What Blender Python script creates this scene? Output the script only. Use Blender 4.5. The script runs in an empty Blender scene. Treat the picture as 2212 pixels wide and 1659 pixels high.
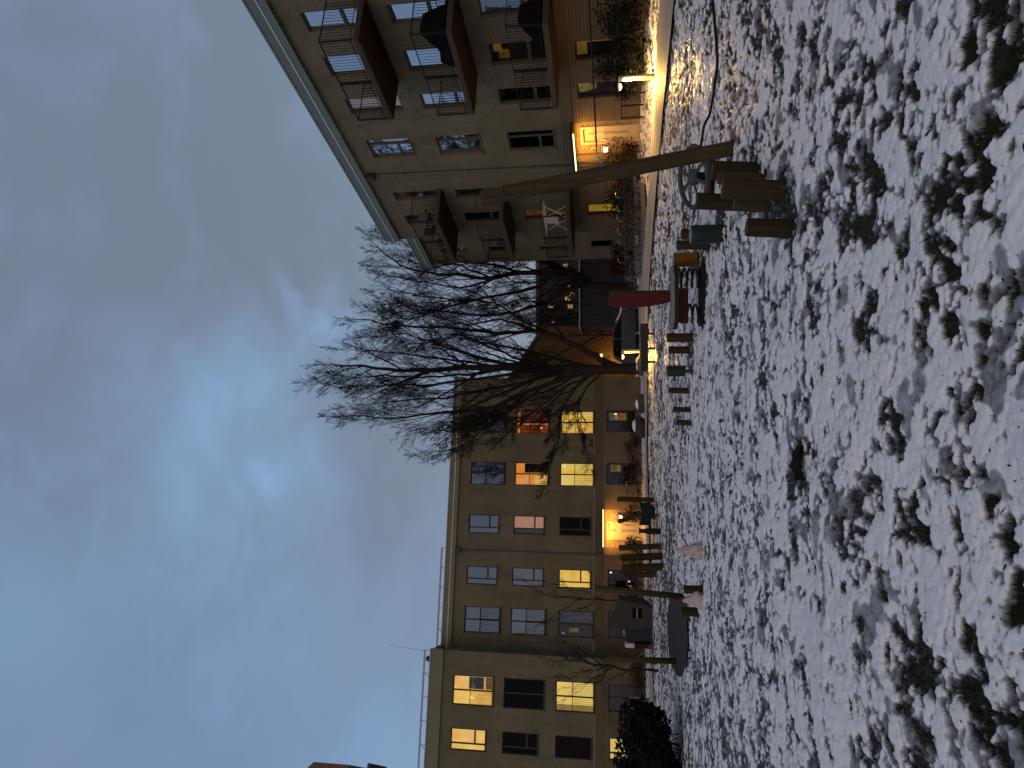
import bpy, math, random
import numpy as np
from mathutils import Vector, Matrix, Euler
random.seed(7)
rng = np.random.default_rng(11)
S = bpy.context.scene
COL = S.collection
R = math.radians

# ------------------------------------------------------------------ camera
EYE = 1.65
FOC = 1475.0                      # focal length in pixels of a 2212 px long photograph
PITCH, ROLL = R(8.45), R(0.25)
FW = Vector((0, math.cos(PITCH), math.sin(PITCH)))
up_ = Vector((0, -math.sin(PITCH), math.cos(PITCH)))
rt_ = Vector((1, 0, 0))
UP = up_ * math.cos(ROLL) + rt_ * math.sin(ROLL)
RT = rt_ * math.cos(ROLL) - up_ * math.sin(ROLL)
cam = bpy.data.cameras.new('camera')
cam.sensor_fit = 'HORIZONTAL'; cam.sensor_width = 36.0; cam.lens = 36.0 * FOC / 2212.0
cam.clip_start = 0.05; cam.clip_end = 2000
co = bpy.data.objects.new('camera', cam); COL.objects.link(co)
X, Y, Z = -UP, RT, -FW            # the phone was held on its side
co.matrix_world = Matrix(((X.x, Y.x, Z.x, 0), (X.y, Y.y, Z.y, 0), (X.z, Y.z, Z.z, EYE), (0, 0, 0, 1)))
S.camera = co

# ------------------------------------------------------------------ sky, glow of the town, exposure
W = bpy.data.worlds.new('World'); S.world = W; W.use_nodes = True
wn, wl = W.node_tree.nodes, W.node_tree.links
wn.clear()
def wnode(t, **k):
    n = wn.new(t)
    for a, b in k.items(): setattr(n, a, b)
    return n
def skydir(x, y):
    d = FW + RT * ((829.5 - y) / FOC) + UP * ((1106 - x) / FOC)
    return d.normalized()
w_out = wnode('ShaderNodeOutputWorld')
w_add = wnode('ShaderNodeAddShader')
w_bg = wnode('ShaderNodeBackground'); w_bg.inputs[1].default_value = 0.89
w_bg2 = wnode('ShaderNodeBackground'); w_bg2.inputs[1].default_value = 0.05
w_sky = wnode('ShaderNodeTexSky', sky_type='NISHITA', sun_disc=False)
w_sky.sun_elevation = R(1.0); w_sky.sun_rotation = R(200)
wl.new(w_sky.outputs[0], w_bg2.inputs[0])
wl.new(w_bg.outputs[0], w_add.inputs[0]); wl.new(w_bg2.outputs[0], w_add.inputs[1]); wl.new(w_add.outputs[0], w_out.inputs[0])
w_tc = wnode('ShaderNodeTexCoord')
def wmath(op, a, b=None, clamp=False):
    n = wnode('ShaderNodeMath', operation=op, use_clamp=clamp)
    for i, v in enumerate((a, b)):
        if v is None: continue
        if isinstance(v, (int, float)): n.inputs[i].default_value = v
        else: wl.new(v, n.inputs[i])
    return n.outputs[0]
def wnoise(scale, detail, rough=0.55, stretch=(1, 1, 1), dist=0.0):
    m = wnode('ShaderNodeMapping'); m.inputs['Scale'].default_value = stretch
    wl.new(w_tc.outputs['Generated'], m.inputs[0])
    n = wnode('ShaderNodeTexNoise'); n.inputs['Scale'].default_value = scale
    n.inputs['Detail'].default_value = detail; n.inputs['Roughness'].default_value = rough; n.inputs['Distortion'].default_value = dist
    wl.new(m.outputs[0], n.inputs['Vector']); return n.outputs['Fac']
def wmix(f, a, b):
    n = wnode('ShaderNodeMix', data_type='RGBA', blend_type='MIX')
    if isinstance(f, (int, float)): n.inputs[0].default_value = f
    else: wl.new(f, n.inputs[0])
    for i, v in ((6, a), (7, b)):
        if isinstance(v, tuple): n.inputs[i].default_value = (*v, 1)
        else: wl.new(v, n.inputs[i])
    return n.outputs[2]
def wramp(v, lo, hi):
    n = wnode('ShaderNodeMapRange', interpolation_type='SMOOTHSTEP', clamp=True)
    n.inputs[1].default_value = lo; n.inputs[2].default_value = hi
    wl.new(v, n.inputs[0]); return n.outputs[0]
sep = wnode('ShaderNodeSeparateXYZ'); wl.new(w_tc.outputs['Generated'], sep.inputs[0])
big = wnoise(1.6, 4, 0.5, (1, 1, 1.6), 0.3)
mid = wnoise(4.0, 6, 0.55, (1, 1.0, 1.5), 0.4)
fine = wnoise(9.0, 6, 0.6, (1, 1, 1.7), 0.6)
side = wramp(wmath('ADD', sep.outputs[0], wmath('MULTIPLY', wmath('SUBTRACT', big, 0.5), 0.9)), 0.15, -0.55)
GREY, BLUE, LIT = (0.168, 0.214, 0.300), (0.175, 0.290, 0.505), (0.255, 0.445, 0.720)
c = wmix(wmath('MULTIPLY', side, 0.9), GREY, BLUE)
c = wmix(wmath('MULTIPLY', wramp(mid, 0.42, 0.70), 0.5), c, (0.220, 0.315, 0.50))
c = wmix(wmath('MULTIPLY', wramp(big, 0.62, 0.32), 0.40), c, (0.170, 0.200, 0.275))
for (px, py, wdt, amt) in ((575, 1030, 0.11, 0.55), (570, 1045, 0.045, 0.85), (450, 940, 0.15, 0.55), (550, 790, 0.09, 0.5), (712, 690, 0.05, 0.75), (480, 1190, 0.12, 0.4), (30, 1330, 0.14, 0.4), (620, 1400, 0.09, 0.3), (830, 1640, 0.12, 0.4)):
    d = skydir(px, py)
    dp = wnode('ShaderNodeVectorMath', operation='DISTANCE'); wl.new(w_tc.outputs['Generated'], dp.inputs[0]); dp.inputs[1].default_value = d
    dd = wmath('ADD', dp.outputs['Value'], wmath('MULTIPLY', wmath('SUBTRACT', fine, 0.5), 0.16))
    dd = wmath('ADD', dd, wmath('MULTIPLY', wmath('SUBTRACT', mid, 0.5), 0.22))
    c = wmix(wmath('MULTIPLY', wramp(dd, wdt * 1.5, -0.06), amt), c, LIT)
hz = wramp(sep.outputs[2], 0.36, 0.02)
c = wmix(wmath('MULTIPLY', hz, 0.5), c, (0.245, 0.315, 0.48))
wl.new(c, w_bg.inputs[0])

street_glow = bpy.data.lights.new('street_glow', 'SUN'); street_glow.energy = 0.55; street_glow.angle = R(60); street_glow.color = (1.0, 0.70, 0.40)
so = bpy.data.objects.new('street_glow', street_glow); COL.objects.link(so)
so.rotation_euler = Vector((0.22, 0.82, -0.62)).to_track_quat('-Z', 'Y').to_euler()   # stands in for warm street lamps unseen behind the camera

S.view_settings.view_transform = 'Standard'; S.view_settings.look = 'None'
S.view_settings.exposure = 0.0; S.view_settings.gamma = 1.0; S.view_settings.use_curve_mapping = False
S.render.engine = 'CYCLES'
S.cycles.max_bounces = 5; S.cycles.sample_clamp_indirect = 4.0; S.cycles.use_denoising = True

# ------------------------------------------------------------------ noise, terrain
def vnoise(x, y, seed=0):
    xi = np.floor(x).astype(np.int64); yi = np.floor(y).astype(np.int64)
    fx = x - xi; fy = y - yi
    fx = fx * fx * fx * (fx * (fx * 6 - 15) + 10); fy = fy * fy * fy * (fy * (fy * 6 - 15) + 10)
    def h(a, b):
        n = (a * 374761393 + b * 668265263 + seed * 2147483647) & 0xFFFFFFFF
        n = ((n ^ (n >> 13)) * 1274126177) & 0xFFFFFFFF
        n = (n ^ (n >> 16)) & 0xFFFFFF
        return n / float(0x7FFFFF) - 1.0
    return (h(xi, yi) * (1 - fx) + h(xi + 1, yi) * fx) * (1 - fy) + (h(xi, yi + 1) * (1 - fx) + h(xi + 1, yi + 1) * fx) * fy
def fbm(x, y, o=3, seed=0):
    a, s, t = 1.0, 0.0, 0.0
    for i in range(o):
        s = s + a * vnoise(x, y, seed + i * 17); t += a
        x, y = x * 1.93 * 0.8 - y * 1.93 * 0.6 + 3.1, x * 1.93 * 0.6 + y * 1.93 * 0.8 + 7.7; a *= 0.55
    return s / t * 1.5
def sstep(a, b, v):
    t = np.clip((v - a) / (b - a), 0, 1); return t * t * (3 - 2 * t)
AZ_R = R(-19.2)
RDIR = (math.sin(AZ_R), math.cos(AZ_R)); RNOR = (-math.cos(AZ_R), math.sin(AZ_R)); RORG = (10.483, 23.774)
AZ_L = R(76.5)
LDIR = (-math.sin(AZ_L), -math.cos(AZ_L)); LNOR = (math.cos(AZ_L), -math.sin(AZ_L)); LORG = (-5.753, 43.621)
def terrain(x, y):
    o = (x - RORG[0]) * RNOR[0] + (y - RORG[1]) * RNOR[1]
    rise = np.interp(o, [1.0, 2.6, 3.2, 5.8, 8.0, 13.0], [0.60, 0.42, 0.40, 0.30, 0.13, 0.0])
    rise = rise * (1 - sstep(34, 40, y + 0 * x))
    return rise - 0.10 * sstep(24, 36, y + 0 * x) * (1 - sstep(4, 9, x + 0 * y))
def ray(px, py):
    return FW + RT * ((829.5 - py) / FOC) + UP * ((1106 - px) / FOC)
def spot(px, py, lift=0.0):
    """world point where the sight line through a photograph point meets the ground"""
    r = ray(px, py); lo, hi = 0.5, 120.0
    for _ in range(50):
        m = (lo + hi) / 2; p = r * m
        if EYE + p.z > float(terrain(np.float64(p.x), np.float64(p.y))) + lift: lo = m
        else: hi = m
    p = r * lo; return Vector((p.x, p.y, EYE + p.z))
def at(px, py, Y):
    r = ray(px, py); p = r * (Y / r.y); return Vector((p.x, p.y, EYE + p.z))
def tz(x, y): return float(terrain(np.float64(x), np.float64(y)))

# ------------------------------------------------------------------ mesh helpers
class MB:
    def __init__(self): self.v, self.f = [], []
    def add(self, vs, fs):
        n = len(self.v); self.v += [tuple(p) for p in vs]; self.f += [tuple(i + n for i in q) for q in fs]; return self
    def box(self, x0, x1, y0, y1, z0, z1, M=None):
        vs = [Vector(p) for p in ((x0,y0,z0),(x1,y0,z0),(x1,y1,z0),(x0,y1,z0),(x0,y0,z1),(x1,y0,z1),(x1,y1,z1),(x0,y1,z1))]
        if M is not None: vs = [M @ p for p in vs]
        return self.add(vs, ((0,3,2,1),(4,5,6,7),(0,1,5,4),(1,2,6,5),(2,3,7,6),(3,0,4,7)))
    def quad(self, a, b, c, d): return self.add((a, b, c, d), ((0, 1, 2, 3),))
    def bar(self, a, b, w, h=None, up=(0, 0, 1)):
        a, b = Vector(a), Vector(b); h = h or w; t = (b - a).normalized(); u = Vector(up)
        if abs(t.dot(u)) > 0.99: u = Vector((0, 1, 0))
        s = t.cross(u).normalized() * (w / 2); u = s.cross(t).normalized() * (h / 2)
        vs = [a - s - u, a + s - u, a + s + u, a - s + u, b - s - u, b + s - u, b + s + u, b - s + u]
        return self.add(vs, ((3,2,1,0),(4,5,6,7),(0,1,5,4),(1,2,6,5),(2,3,7,6),(3,0,4,7)))
    def tube(self, pts, rad, n=6, cap=True):
        pts = [Vector(p) for p in pts]; m = len(pts)
        if isinstance(rad, (int, float)): rad = [rad] * m
        t = (pts[1] - pts[0]).normalized(); u = t.orthogonal().normalized(); vs, fs = [], []
        for i, p in enumerate(pts):
            t = (pts[min(i + 1, m - 1)] - pts[max(i - 1, 0)])
            t = t.normalized() if t.length > 1e-9 else Vector((0, 0, 1))
            u = u - t * u.dot(t); u = u.normalized() if u.length > 1e-6 else t.orthogonal().normalized(); w = t.cross(u)
            for k in range(n):
                a = 2 * math.pi * k / n; vs.append(p + (u * math.cos(a) + w * math.sin(a)) * rad[i])
        for i in range(m - 1):
            for k in range(n):
                k2 = (k + 1) % n; fs.append((i*n + k, i*n + k2, (i+1)*n + k2, (i+1)*n + k))
        if cap: fs.append(tuple(range(n))[::-1]); fs.append(tuple((m-1)*n + k for k in range(n)))
        return self.add(vs, fs)
    def lathe(self, prof, n=16, c=(0, 0, 0), M=None):
        vs, fs = [], []; m = len(prof)
        for (r, z) in prof:
            for k in range(n):
                a = 2 * math.pi * k / n; p = Vector((c[0] + r * math.cos(a), c[1] + r * math.sin(a), c[2] + z)); vs.append(M @ p if M is not None else p)
        for i in range(m - 1):
            for k in range(n):
                k2 = (k + 1) % n; fs.append((i*n + k, i*n + k2, (i+1)*n + k2, (i+1)*n + k))
        fs.append(tuple(range(n))[::-1]); fs.append(tuple((m-1)*n + k for k in range(n)))
        return self.add(vs, fs)
    def prism(self, poly, y0, y1):
        """polygon in x,z pushed along y"""
        n = len(poly); vs = [(x, y0, z) for x, z in poly] + [(x, y1, z) for x, z in poly]
        return self.add(vs, [tuple(range(n)), tuple(range(n, 2*n))[::-1]] + [(i, i + n, (i + 1) % n + n, (i + 1) % n) for i in range(n)])
def tag(o, label=None, cat=None, group=None, kind=None):
    if label: o['label'] = label
    if cat: o['category'] = cat
    if group: o['group'] = group
    if kind: o['kind'] = kind
    return o
def obj(name, mb, m, parent=None, smooth=False):
    me = bpy.data.meshes.new(name); me.from_pydata(mb.v, [], mb.f); me.update()
    if smooth: me.polygons.foreach_set('use_smooth', [True] * len(me.polygons))
    if m is not None: me.materials.append(m)
    o = bpy.data.objects.new(name, me); COL.objects.link(o)
    if parent is not None: o.parent = parent
    return o
def thing(name, loc, label, cat, group=None, rz=0.0):
    o = bpy.data.objects.new(name, None); o.empty_display_size = 0.2; COL.objects.link(o)
    o.location = loc; o.rotation_euler = (0, 0, rz); return tag(o, label, cat, group)
def kids(o): return [c for c in list(COL.objects) if c.parent == o]
def clone(root, loc, rz, label, group=None):
    def cp(o, par):
        c = o.copy(); COL.objects.link(c); c.parent = par
        for k in [q for q in ALLKIDS.get(o.name, [])]: cp(k, c)
        return c
    r = cp(root, None); r.location = loc; r.rotation_euler = (0, 0, rz); tag(r, label, None, group); return r
ALLKIDS = {}
def index_kids(root):
    for o in list(COL.objects):
        if o.parent is not None: ALLKIDS.setdefault(o.parent.name, [])
    for o in list(COL.objects):
        if o.parent is not None and o not in ALLKIDS[o.parent.name]: ALLKIDS[o.parent.name].append(o)
def light(name, kind, loc, power, color, parent=None, size=None, size_y=None, rot=None, radius=None):
    l = bpy.data.lights.new(name, kind); l.energy = power; l.color = color
    if kind == 'AREA':
        l.shape = 'RECTANGLE'; l.size = size; l.size_y = size_y
    elif radius: l.shadow_soft_size = radius
    o = bpy.data.objects.new(name, l); COL.objects.link(o); o.location = loc
    if rot is not None: o.rotation_euler = rot
    if parent is not None: o.parent = parent
    return o

# ------------------------------------------------------------------ materials
MAT = {}
def material(name, col, rough=0.8, spec=0.3, var=0.0, vscale=3.0, stretch=(1, 1, 1), bump=0.0, bscale=20.0, metal=0.0, col2=None, coord='Object'):
    m = bpy.data.materials.new(name); m.use_nodes = True; n, l = m.node_tree.nodes, m.node_tree.links
    b = n['Principled BSDF']; b.inputs['Base Color'].default_value = (*col, 1); b.inputs['Roughness'].default_value = rough
    b.inputs['Specular IOR Level'].default_value = spec; b.inputs['Metallic'].default_value = metal
    tc = n.new('ShaderNodeTexCoord'); mp = n.new('ShaderNodeMapping'); mp.inputs['Scale'].default_value = stretch
    l.new(tc.outputs[coord], mp.inputs[0])
    if var > 0 or col2:
        t = n.new('ShaderNodeTexNoise'); t.inputs['Scale'].default_value = vscale; t.inputs['Detail'].default_value = 6; t.inputs['Roughness'].default_value = 0.65
        l.new(mp.outputs[0], t.inputs['Vector'])
        r = n.new('ShaderNodeValToRGB'); r.color_ramp.elements[0].position = 0.3; r.color_ramp.elements[1].position = 0.7
        c2 = col2 or tuple(min(1, q * (1 + var)) for q in col); c1 = col if col2 else tuple(q * (1 - var) for q in col)
        r.color_ramp.elements[0].color = (*c1, 1); r.color_ramp.elements[1].color = (*c2, 1)
        l.new(t.outputs['Fac'], r.inputs[0]); l.new(r.outputs[0], b.inputs['Base Color'])
    if bump > 0:
        t2 = n.new('ShaderNodeTexNoise'); t2.inputs['Scale'].default_value = bscale; t2.inputs['Detail'].default_value = 5
        l.new(mp.outputs[0], t2.inputs['Vector'])
        bp = n.new('ShaderNodeBump'); bp.inputs['Strength'].default_value = bump; bp.inputs['Distance'].default_value = 0.02
        l.new(t2.outputs['Fac'], bp.inputs['Height']); l.new(bp.outputs[0], b.inputs['Normal'])
    MAT[name] = m; return m
def brick_material(name, c1, c2, mortar, bw=0.22, bh=0.0625, msize=0.010, depth=0.012, strength=0.8):
    m = bpy.data.materials.new(name); m.use_nodes = True; n, l = m.node_tree.nodes, m.node_tree.links
    b = n['Principled BSDF']; b.inputs['Roughness'].default_value = 0.9; b.inputs['Specular IOR Level'].default_value = 0.15
    tc = n.new('ShaderNodeTexCoord'); s = n.new('ShaderNodeSeparateXYZ'); cx = n.new('ShaderNodeCombineXYZ')
    ad = n.new('ShaderNodeMath'); ad.operation = 'ADD'
    l.new(tc.outputs['Object'], s.inputs[0]); l.new(s.outputs[0], ad.inputs[0]); l.new(s.outputs[1], ad.inputs[1]); l.new(ad.outputs[0], cx.inputs[0]); l.new(s.outputs[2], cx.inputs[1])
    br = n.new('ShaderNodeTexBrick'); br.inputs['Scale'].default_value = 1.0; br.inputs['Brick Width'].default_value = bw; br.inputs['Row Height'].default_value = bh
    br.inputs['Mortar Size'].default_value = msize; br.inputs['Mortar Smooth'].default_value = 0.2; br.inputs['Bias'].default_value = 0.0
    br.inputs['Color1'].default_value = (*c1, 1); br.inputs['Color2'].default_value = (*c2, 1); br.inputs['Mortar'].default_value = (*mortar, 1)
    l.new(cx.outputs[0], br.inputs['Vector'])
    ns = n.new('ShaderNodeTexNoise'); ns.inputs['Scale'].default_value = 0.7; ns.inputs['Detail'].default_value = 7; ns.inputs['Roughness'].default_value = 0.7
    mp = n.new('ShaderNodeMapping'); mp.inputs['Scale'].default_value = (1, 1, 0.5); l.new(tc.outputs['Object'], mp.inputs[0]); l.new(mp.outputs[0], ns.inputs['Vector'])
    mr = n.new('ShaderNodeMapRange'); mr.inputs[1].default_value = 0.3; mr.inputs[2].default_value = 0.7; mr.inputs[3].default_value = 0.68; mr.inputs[4].default_value = 1.18
    l.new(ns.outputs['Fac'], mr.inputs[0])
    mx = n.new('ShaderNodeMix'); mx.data_type = 'RGBA'; mx.blend_type = 'MULTIPLY'; mx.inputs[0].default_value = 1.0
    l.new(br.outputs['Color'], mx.inputs[6]); l.new(mr.outputs[0], mx.inputs[7]); l.new(mx.outputs[2], b.inputs['Base Color'])
    bp = n.new('ShaderNodeBump'); bp.invert = True; bp.inputs['Strength'].default_value = strength; bp.inputs['Distance'].default_value = depth
    l.new(br.outputs['Fac'], bp.inputs['Height']); l.new(bp.outputs[0], b.inputs['Normal'])
    MAT[name] = m; return m
def glass_material(name, refl, tint=(0.012, 0.014, 0.017), clear=0.0):
    m = bpy.data.materials.new(name); m.use_nodes = True; n, l = m.node_tree.nodes, m.node_tree.links
    n.clear(); o = n.new('ShaderNodeOutputMaterial'); mx = n.new('ShaderNodeMixShader'); g = n.new('ShaderNodeBsdfGlossy'); g.inputs['Roughness'].default_value = 0.015
    g.inputs[0].default_value = (0.93, 0.96, 1, 1)
    tc = n.new('ShaderNodeTexCoord'); ns = n.new('ShaderNodeTexNoise'); ns.inputs['Scale'].default_value = 1.3; l.new(tc.outputs['Object'], ns.inputs['Vector'])
    bp = n.new('ShaderNodeBump'); bp.inputs['Strength'].default_value = 0.12; bp.inputs['Distance'].default_value = 0.03; l.new(ns.outputs['Fac'], bp.inputs['Height']); l.new(bp.outputs[0], g.inputs['Normal'])
    if clear: d = n.new('ShaderNodeBsdfTransparent'); d.inputs[0].default_value = (clear, clear, clear, 1)
    else: d = n.new('ShaderNodeBsdfDiffuse'); d.inputs[0].default_value = (*tint, 1)
    mx.inputs[0].default_value = refl
    l.new(d.outputs[0], mx.inputs[1]); l.new(g.outputs[0], mx.inputs[2]); l.new(mx.outputs[0], o.inputs[0]); MAT[name] = m; return m
def glow_material(name, c1, c2, strength=1.0, scale=2.0, stretch=(1, 1, 1)):
    m = bpy.data.materials.new(name); m.use_nodes = True; n, l = m.node_tree.nodes, m.node_tree.links
    n.clear(); o = n.new('ShaderNodeOutputMaterial'); e = n.new('ShaderNodeEmission'); e.inputs[1].default_value = strength
    tc = n.new('ShaderNodeTexCoord'); mp = n.new('ShaderNodeMapping'); mp.inputs['Scale'].default_value = stretch; l.new(tc.outputs['Object'], mp.inputs[0])
    ns = n.new('ShaderNodeTexNoise'); ns.inputs['Scale'].default_value = scale; ns.inputs['Detail'].default_value = 4; l.new(mp.outputs[0], ns.inputs['Vector'])
    r = n.new('ShaderNodeValToRGB'); r.color_ramp.elements[0].position = 0.33; r.color_ramp.elements[1].position = 0.67
    r.color_ramp.elements[0].color = (*c1, 1); r.color_ramp.elements[1].color = (*c2, 1)
    l.new(ns.outputs['Fac'], r.inputs[0]); l.new(r.outputs[0], e.inputs[0]); l.new(e.outputs[0], o.inputs[0]); MAT[name] = m; return m
brick_material('beige_brick', (0.258, 0.220, 0.136), (0.212, 0.180, 0.110), (0.105, 0.09, 0.056), msize=0.013, depth=0.02)
brick_material('brown_brick', (0.27, 0.165, 0.075), (0.21, 0.125, 0.055), (0.42, 0.33, 0.19), bh=0.09, bw=0.28, msize=0.014)
brick_material('rib_plaster', (0.175, 0.130, 0.074), (0.165, 0.122, 0.069), (0.085, 0.062, 0.034), bw=9.0, bh=0.11, msize=0.012)
brick_material('red_brick', (0.20, 0.085, 0.045), (0.16, 0.07, 0.04), (0.2, 0.16, 0.12))
material('plaster', (0.155, 0.122, 0.074), 0.9, 0.1, var=0.25, vscale=0.8, bump=0.15, bscale=60)
material('dark_plaster', (0.118, 0.092, 0.054), 0.9, 0.1, var=0.28, vscale=0.8, bump=0.15, bscale=60)
material('fascia_metal', (0.15, 0.185, 0.155), 0.55, 0.3, var=0.10, vscale=1.2)
material('fascia_olive', (0.17, 0.155, 0.095), 0.6, 0.3, var=0.10, vscale=1.2)
material('white_trim', (0.72, 0.76, 0.76), 0.6)
material('frame_taupe', (0.095, 0.078, 0.055), 0.6, 0.3, var=0.12, vscale=4)
material('frame_dark', (0.035, 0.032, 0.024), 0.6, 0.3, var=0.12, vscale=4)
material('dark_metal', (0.028, 0.028, 0.03), 0.45, 0.4)
material('black_metal', (0.012, 0.012, 0.013), 0.4, 0.5)
material('rail_metal', (0.014, 0.013, 0.012), 0.6, 0.2)
material('cover_black', (0.005, 0.005, 0.005), 0.9, 0.05)
material('frosted', (0.36, 0.30, 0.19), 0.6, 0.2)
material('pipe_grey', (0.10, 0.10, 0.095), 0.55, 0.3)
material('galvanised', (0.30, 0.33, 0.34), 0.45, 0.4, metal=0.5)
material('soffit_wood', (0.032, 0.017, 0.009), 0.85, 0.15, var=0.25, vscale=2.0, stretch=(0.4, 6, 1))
material('slab_edge', (0.06, 0.05, 0.036), 0.8, 0.15, var=0.15, vscale=3)
material('roof_felt', (0.08, 0.08, 0.08), 0.95, 0.1)
material('blind_grey', (0.30, 0.33, 0.34), 0.9, 0.1, var=0.08, vscale=2)
material('blind_blue', (0.10, 0.13, 0.19), 0.85, 0.1, var=0.25, vscale=2.5)
material('interior_dark', (0.003, 0.003, 0.003), 0.9, 0.1)
glass_material('glass_sky', 0.62); glass_material('glass_mid', 0.24, (0.010, 0.014, 0.022)); glass_material('glass_dark', 0.008, (0.002, 0.002, 0.002)); glass_material('glass_clear', 0.06, clear=0.94); glass_material('glass_soft', 0.035, clear=0.93)
glow_material('glow_yellow', (0.78, 0.42, 0.030), (0.92, 0.58, 0.085), 1.0, 1.6)
glow_material('glow_warm', (0.72, 0.36, 0.035), (0.95, 0.55, 0.10), 1.0, 1.4)
glow_material('glow_orange', (0.85, 0.24, 0.035), (0.90, 0.33, 0.07), 0.95, 1.2)
glow_material('glow_red', (0.05, 0.011, 0.004), (0.24, 0.04, 0.008), 1.0, 2.0)
glow_material('glow_cream', (0.80, 0.54, 0.085), (0.92, 0.68, 0.16), 0.95, 1.2)
glow_material('glow_pink', (0.40, 0.18, 0.12), (0.46, 0.21, 0.135), 0.95, 1.0)
glow_material('glow_dim', (0.05, 0.028, 0.006), (0.16, 0.085, 0.014), 1.0, 3.0)
glow_material('glow_low', (0.012, 0.006, 0.002), (0.11, 0.05, 0.008), 1.0, 3.0)
glow_material('glow_mauve', (0.17, 0.13, 0.15), (0.24, 0.18, 0.20), 0.8, 1.0)
glow_material('glow_olive', (0.20, 0.13, 0.010), (0.34, 0.22, 0.022), 0.9, 1.0)
glow_material('screen_glow', (0.25, 0.6, 0.6), (0.7, 0.8, 0.5), 0.9, 6.0)
glow_material('lamp_glow', (1.0, 0.80, 0.36), (1.0, 0.86, 0.46), 5.0)
glow_material('strip_glow', (1.0, 0.78, 0.36), (1.0, 0.82, 0.42), 3.0)
glow_material('bulb_glow', (1.0, 0.75, 0.35), (1.0, 0.8, 0.4), 1.6)
glow_material('far_glow', (0.10, 0.06, 0.015), (1.0, 0.62, 0.16), 1.0, 5.0)
material('log_wood', (0.0638, 0.0435, 0.0210), 0.85, 0.12, vscale=5.0, stretch=(3, 3, 0.25), col2=(0.0315, 0.0210, 0.0097), bump=0.9, bscale=9)
material('pole_wood', (0.0784, 0.0560, 0.0288), 0.85, 0.12, vscale=4.0, stretch=(3, 3, 0.2), col2=(0.0416, 0.0288, 0.0144), bump=0.9, bscale=9)
material('mossy_wood', (0.0450, 0.0375, 0.0142), 0.9, 0.1, vscale=4.0, stretch=(3, 3, 0.3), col2=(0.0240, 0.0188, 0.0075), bump=0.9, bscale=9)
material('log_end', (0.09, 0.066, 0.036), 0.9, 0.1, var=0.3, vscale=10)
material('bark', (0.030, 0.024, 0.019), 0.95, 0.05, var=0.35, vscale=6, bump=0.6, bscale=15)
material('twig', (0.022, 0.018, 0.016), 0.95, 0.05)
material('dark_maroon', (0.022, 0.006, 0.005), 0.8, 0.2, var=0.2, vscale=4)
material('green_paint', (0.003, 0.022, 0.010), 0.5, 0.35, var=0.2, vscale=5)
material('red_paint', (0.075, 0.002, 0.002), 0.55, 0.3, var=0.2, vscale=4)
material('orange_paint', (0.19, 0.066, 0.003), 0.6, 0.3, var=0.15, vscale=5)
material('rubber', (0.010, 0.010, 0.011), 0.75, 0.25)
material('spring_steel', (0.014, 0.014, 0.016), 0.45, 0.4)
material('wheel_iron', (0.055, 0.050, 0.048), 0.55, 0.35, var=0.2, vscale=6)
material('stone_dark', (0.042, 0.039, 0.036), 0.75, 0.3, var=0.35, vscale=2.5, bump=0.4, bscale=6)
material('snow_white', (0.80, 0.80, 0.82), 0.8, 0.2, var=0.04, vscale=6, bump=0.5, bscale=30)
material('snow_dirty', (0.62, 0.51, 0.46), 0.85, 0.15, vscale=9, col2=(0.36, 0.30, 0.27), bump=0.9, bscale=16)
material('snow_thin', (0.35, 0.36, 0.38), 0.85, 0.2, vscale=18, col2=(0.08, 0.08, 0.08), bump=0.4, bscale=30)
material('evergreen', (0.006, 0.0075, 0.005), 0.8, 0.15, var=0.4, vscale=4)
material('russet_leaf', (0.045, 0.018, 0.010), 0.85, 0.1, var=0.4, vscale=4)
material('olive_leaf', (0.035, 0.026, 0.012), 0.85, 0.1, var=0.4, vscale=4)
material('grass', (0.022, 0.030, 0.010), 0.8, 0.15, vscale=3, col2=(0.038, 0.036, 0.014))
material('dead_leaf', (0.008, 0.006, 0.005), 0.75, 0.15, vscale=12, stretch=(1, 5, 1), col2=(0.018, 0.012, 0.009))
material('soil', (0.062, 0.060, 0.057), 0.95, 0.1, vscale=2.2, col2=(0.036, 0.035, 0.034), bump=0.5, bscale=18)
material('canvas_grey', (0.052, 0.045, 0.043), 0.85, 0.15, var=0.12, vscale=2)
material('canvas_blue', (0.024, 0.025, 0.034), 0.8, 0.2, var=0.12, vscale=2)
material('car_paint', (0.018, 0.026, 0.026), 0.35, 0.6)
material('off_white', (0.55, 0.50, 0.47), 0.7, 0.2, var=0.08)
material('door_yellow', (0.55, 0.46, 0.28), 0.5, 0.3, var=0.05, vscale=2)
material('steel', (0.45, 0.45, 0.44), 0.35, 0.5, metal=0.8)
material('plank_grey', (0.055, 0.049, 0.045), 0.9, 0.1, vscale=7, stretch=(6, 6, 0.12), col2=(0.028, 0.025, 0.024), bump=0.6, bscale=9)
material('render_ochre', (0.095, 0.062, 0.028), 0.9, 0.1, var=0.2, vscale=0.7)
material('far_wall', (0.030, 0.026, 0.024), 0.95, 0.05, var=0.2, vscale=0.5)
material('tyre', (0.010, 0.010, 0.010), 0.8, 0.2)
material('bike_black', (0.015, 0.015, 0.016), 0.35, 0.5)
material('bike_grey', (0.06, 0.062, 0.066), 0.35, 0.5)
material('bike_red', (0.045, 0.014, 0.012), 0.35, 0.5)
material('chrome', (0.5, 0.5, 0.5), 0.25, 0.5, metal=1.0)
material('pale_plastic', (0.25, 0.19, 0.2), 0.6, 0.3)

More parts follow.
